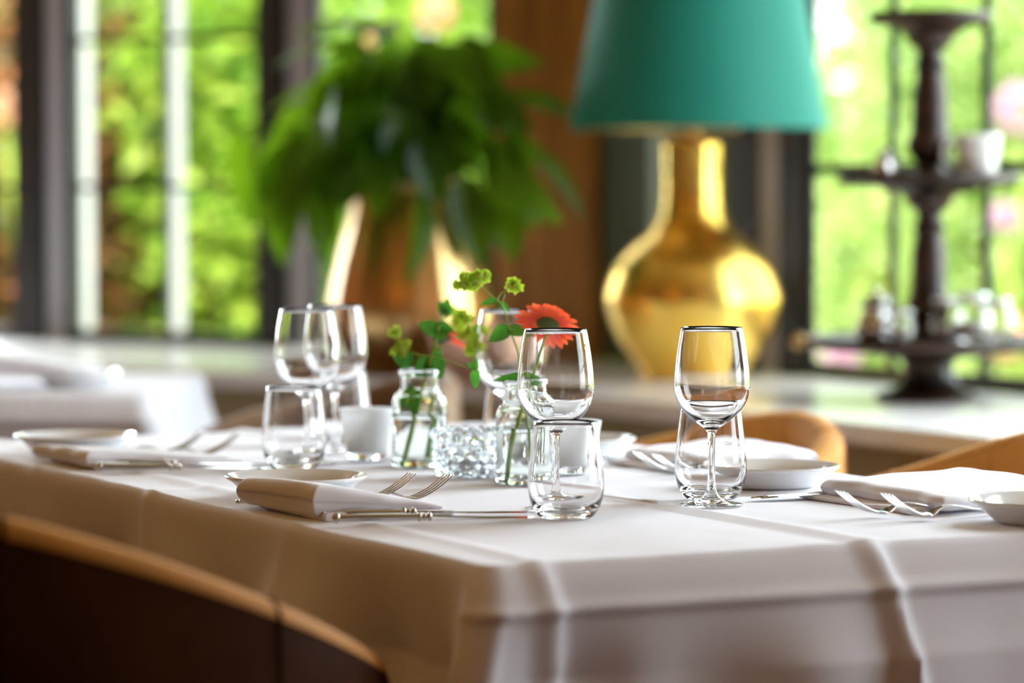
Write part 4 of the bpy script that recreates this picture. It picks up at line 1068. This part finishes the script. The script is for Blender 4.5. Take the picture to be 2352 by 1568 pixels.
# the individual big leaves that read in the photo (picture point of the blade base and its tip)
for (u0, v0, u1, v1, wd, dd) in [(640, 330, 650, 610, 0.095, -0.05), (690, 300, 590, 470, 0.09, -0.04), (545, 300, 560, 490, 0.055, -0.02), (900, 130, 700, 250, 0.10, -0.05), (980, 120, 1170, 210, 0.11, -0.06),
                                 (1050, 180, 1225, 290, 0.09, -0.05), (1120, 330, 1235, 520, 0.10, -0.06), (1060, 400, 1110, 620, 0.085, -0.12), (1150, 430, 1180, 600, 0.08, -0.10), (720, 420, 770, 560, 0.07, -0.10),
                                 (960, 90, 940, 300, 0.05, -0.08), (840, 150, 760, 300, 0.09, -0.04), (600, 400, 575, 520, 0.05, 0.02), (900, 300, 850, 460, 0.09, -0.14), (980, 310, 1000, 470, 0.09, -0.15), (830, 330, 790, 480, 0.08, -0.13), (930, 250, 930, 430, 0.10, -0.15), (760, 320, 690, 480, 0.09, -0.1)]:
    p0 = at(u0, v0, PD + dd) - Vector((PP.x, PP.y, ZC)); p1 = at(u1, v1, PD + dd - 0.03) - Vector((PP.x, PP.y, ZC))
    L = (p1 - p0).length; g = G()
    g.tube(curve([tuple(top0), tuple((top0 + p0) / 2 + Vector((0, 0, 0.06))), tuple(p0)], 5), 0.003, 6)
    d = (p1 - p0).normalized(); vs, fs = leaf_shape(L * 1.0, wd, 0.25, 0.06, 10, 2)
    g.add(vs, fs, frame_to(p0, d, Vector((0.2, -1, 0.5)), random.uniform(-0.3, 0.3))); g.build('leaf', M['leaf_pot'], pr_)

CB = on_plane(1120, 884, ZC)
cbw = G().lathe(curve([(0, 0.0), (0.040, 0.0), (0.050, 0.006), (0.085, 0.035), (0.100, 0.075)], 6) + curve([(0.097, 0.076), (0.082, 0.038), (0.048, 0.010), (0, 0.006)], 6), 64).build('copper_bowl', M['copper'], fix=True)
cbw.scale = (1.1, 1.1, 1.35); cbw.location = (CB.x, CB.y, ZC); tag(cbw, 'low polished copper bowl on the counter right of the brass urn', 'bowl')

# napkin and plate on the background table
p2 = P2 + Matrix.Rotation(A2, 3, 'Z') @ Vector((-0.17, 0.20, 0))
put_plate(False, 0, 0, 'white plate on the small background table at left', None, loc=(p2.x + 0.02, p2.y, 0.7515))
nq = napkin((p2.x - 0.19, p2.y - 0.05, 0.770), -0.1, 'white napkin heaped on the plate of the left background table', 17.0, H=0.042, wx=0.25, wy=0.17)
nq.location.z = 0.7710

# ------------------------------------------------------------------ garden
random.seed(5)
gr = G().box(-30, 30, 6.0, 45, -0.35, -0.30)
lawn = gr.build('lawn', M['lawn'], smooth=False); tag(lawn, kind='structure'); lawn.name = 'ground_lawn'
struct(lawn)
def shrub(name, c, size, n_, leaf, mat, label, cat, group=None, trunk=True, seed=1):
    rnd = random.Random(seed)
    r = empty(name, (c[0], c[1], -0.30)); tag(r, label, cat, group)
    g = G()
    lobes = [(Vector((rnd.uniform(-0.6, 0.6) * size[0], rnd.uniform(-0.5, 0.3) * size[1], rnd.uniform(-0.6, 0.6) * size[2])), rnd.uniform(0.35, 0.6)) for _ in range(9)]
    for i in range(n_):
        lc, lr_ = lobes[i % 9] if i % 3 else (Vector((0, 0, 0)), 1.0)
        while True:
            q = Vector((rnd.uniform(-1, 1), rnd.uniform(-1, 1), rnd.uniform(-1, 1)))
            if 0.35 < q.length < 1: break
        q = q.normalized() * (0.75 + 0.25 * rnd.random())
        p = Vector((q.x * size[0], q.y * size[1], q.z * size[2])) * lr_ + lc + Vector((0, 0, c[2] + 0.30))
        d = Vector((rnd.uniform(-1, 1), rnd.uniform(-1, 1), rnd.uniform(-0.9, 0.5))) + q * 0.4
        L = leaf * rnd.uniform(0.6, 1.3); W_ = L * 0.55
        m = frame_to(p, d, Vector((rnd.uniform(-0.5, 0.5), -0.3, 1)), rnd.uniform(-0.6, 0.6))
        g.add([(0, 0, 0), (L * 0.45, -W_ / 2, 0.08 * L), (L, 0, -0.1 * L), (L * 0.45, W_ / 2, 0.08 * L)], [(0, 1, 2), (0, 2, 3)], m)
    o = g.build('foliage', mat, r, smooth=False); o['kind'] = 'stuff'
    if trunk:
        tg = G()
        for k in range(5):
            a = k * 1.256; tg.tube(curve([(0.05 * math.cos(a), 0.05 * math.sin(a), 0), (size[0] * 0.2 * math.cos(a), size[1] * 0.2 * math.sin(a), (c[2] + 0.3) * 0.6), (size[0] * 0.5 * math.cos(a), size[1] * 0.5 * math.sin(a), c[2] + 0.3)], 4), [0.03] * 9, 8)
        tg.build('trunk', M['bark'], r, fix=True)
    return r
BG_ = 'garden shrubs beyond the windows'
def gx(u, D): return (u - 1176) / F * D
shrub('garden_shrub', (gx(20, 10.2), 10.2, 0.9), (0.45, 0.5, 1.2), 2600, 0.10, M['shrub_rust'], 'rust tinted shrub seen through the leftmost window', 'shrub', BG_, seed=2)
shrub('garden_shrub', (gx(290, 10.8), 10.8, 0.95), (0.62, 0.5, 1.35), 5200, 0.085, M['shrub_a'], 'deep green shrub filling the left pane column', 'shrub', BG_, seed=3)
shrub('garden_shrub', (gx(560, 10.2), 10.2, 0.95), (0.40, 0.5, 1.3), 3200, 0.10, M['shrub_b'], 'lime green shrub right of the pale glazing bar', 'shrub', BG_, seed=4)
shrub('garden_shrub', (gx(930, 11.0), 11.0, 1.0), (0.70, 0.5, 1.4), 4600, 0.12, M['shrub_b'], 'bright lime shrub behind the houseplant', 'shrub', BG_, seed=6)
shrub('garden_shrub', (gx(1900, 12.5), 12.5, 0.9), (1.0, 0.6, 1.5), 5600, 0.11, M['shrub_c'], 'pale sunlit shrub seen left of the tiered stand', 'shrub', BG_, seed=7)
shrub('garden_shrub', (gx(2480, 11.5), 11.5, 0.9), (0.9, 0.6, 1.5), 5600, 0.11, M['shrub_c'], 'pale sunlit shrub with pink blooms at the right edge', 'shrub', BG_, seed=8)
hedge = shrub('garden_hedge', (-0.5, 18.0, 2.2), (6.5, 1.2, 2.8), 16000, 0.26, M['shrub_c'], 'tall pale green hedge closing off the garden far behind', 'hedge', None, seed=9)
# blooms
def bloom(u, v, D, r_, mat, label):
    g = G(); c = at(u, v, D); rnd = random.Random(int(u + v))
    for i in range(90):
        q = Vector((rnd.gauss(0, 1), rnd.gauss(0, 1), rnd.gauss(0, 1))).normalized()
        vs, fs = leaf_shape(r_ * 0.55, r_ * 0.45, 0.3, 0.2, 3, 1)
        g.add(vs, fs, frame_to(q * r_ * 0.62, q + Vector((rnd.uniform(-.6, .6), rnd.uniform(-.6, .6), rnd.uniform(-.6, .6))), Vector((0.1, 0, 1)), rnd.uniform(-1, 1)))
    root = empty('garden_bloom', tuple(c)); tag(root, label, 'flower', 'round blooms in the garden')
    o = g.build('petal_cluster', mat, root)
    G().tube([(0, 0, -r_ * 0.3), (0.03, 0.05, -0.5), (0.02, 0.12, -(c.z + 0.3))], 0.012, 6).build('stem', M['stem'], root)
    return root
bloom(2345, 250, 9.6, 0.075, M['pink'], 'pink round bloom cut by the right edge, beside the top pane')
bloom(2310, 500, 9.6, 0.045, M['pink'], 'pink round bloom below the middle tier at the right edge')
bloom(1930, 808, 9.4, 0.055, M['pink'], 'pink bloom low in the window under the bottom tier')
bloom(2310, 770, 9.4, 0.065, M['peach'], 'peach bloom behind the jars at the right edge')
bloom(10, 245, 9.6, 0.050, M['peach'], 'peach orange bloom in the leftmost window')
bloom(1000, 28, 9.6, 0.055, M['peach'], 'peach bloom above the houseplant in the middle window')
bloom(830, 100, 9.8, 0.035, M['peach'], 'small peach bloom left above the houseplant')
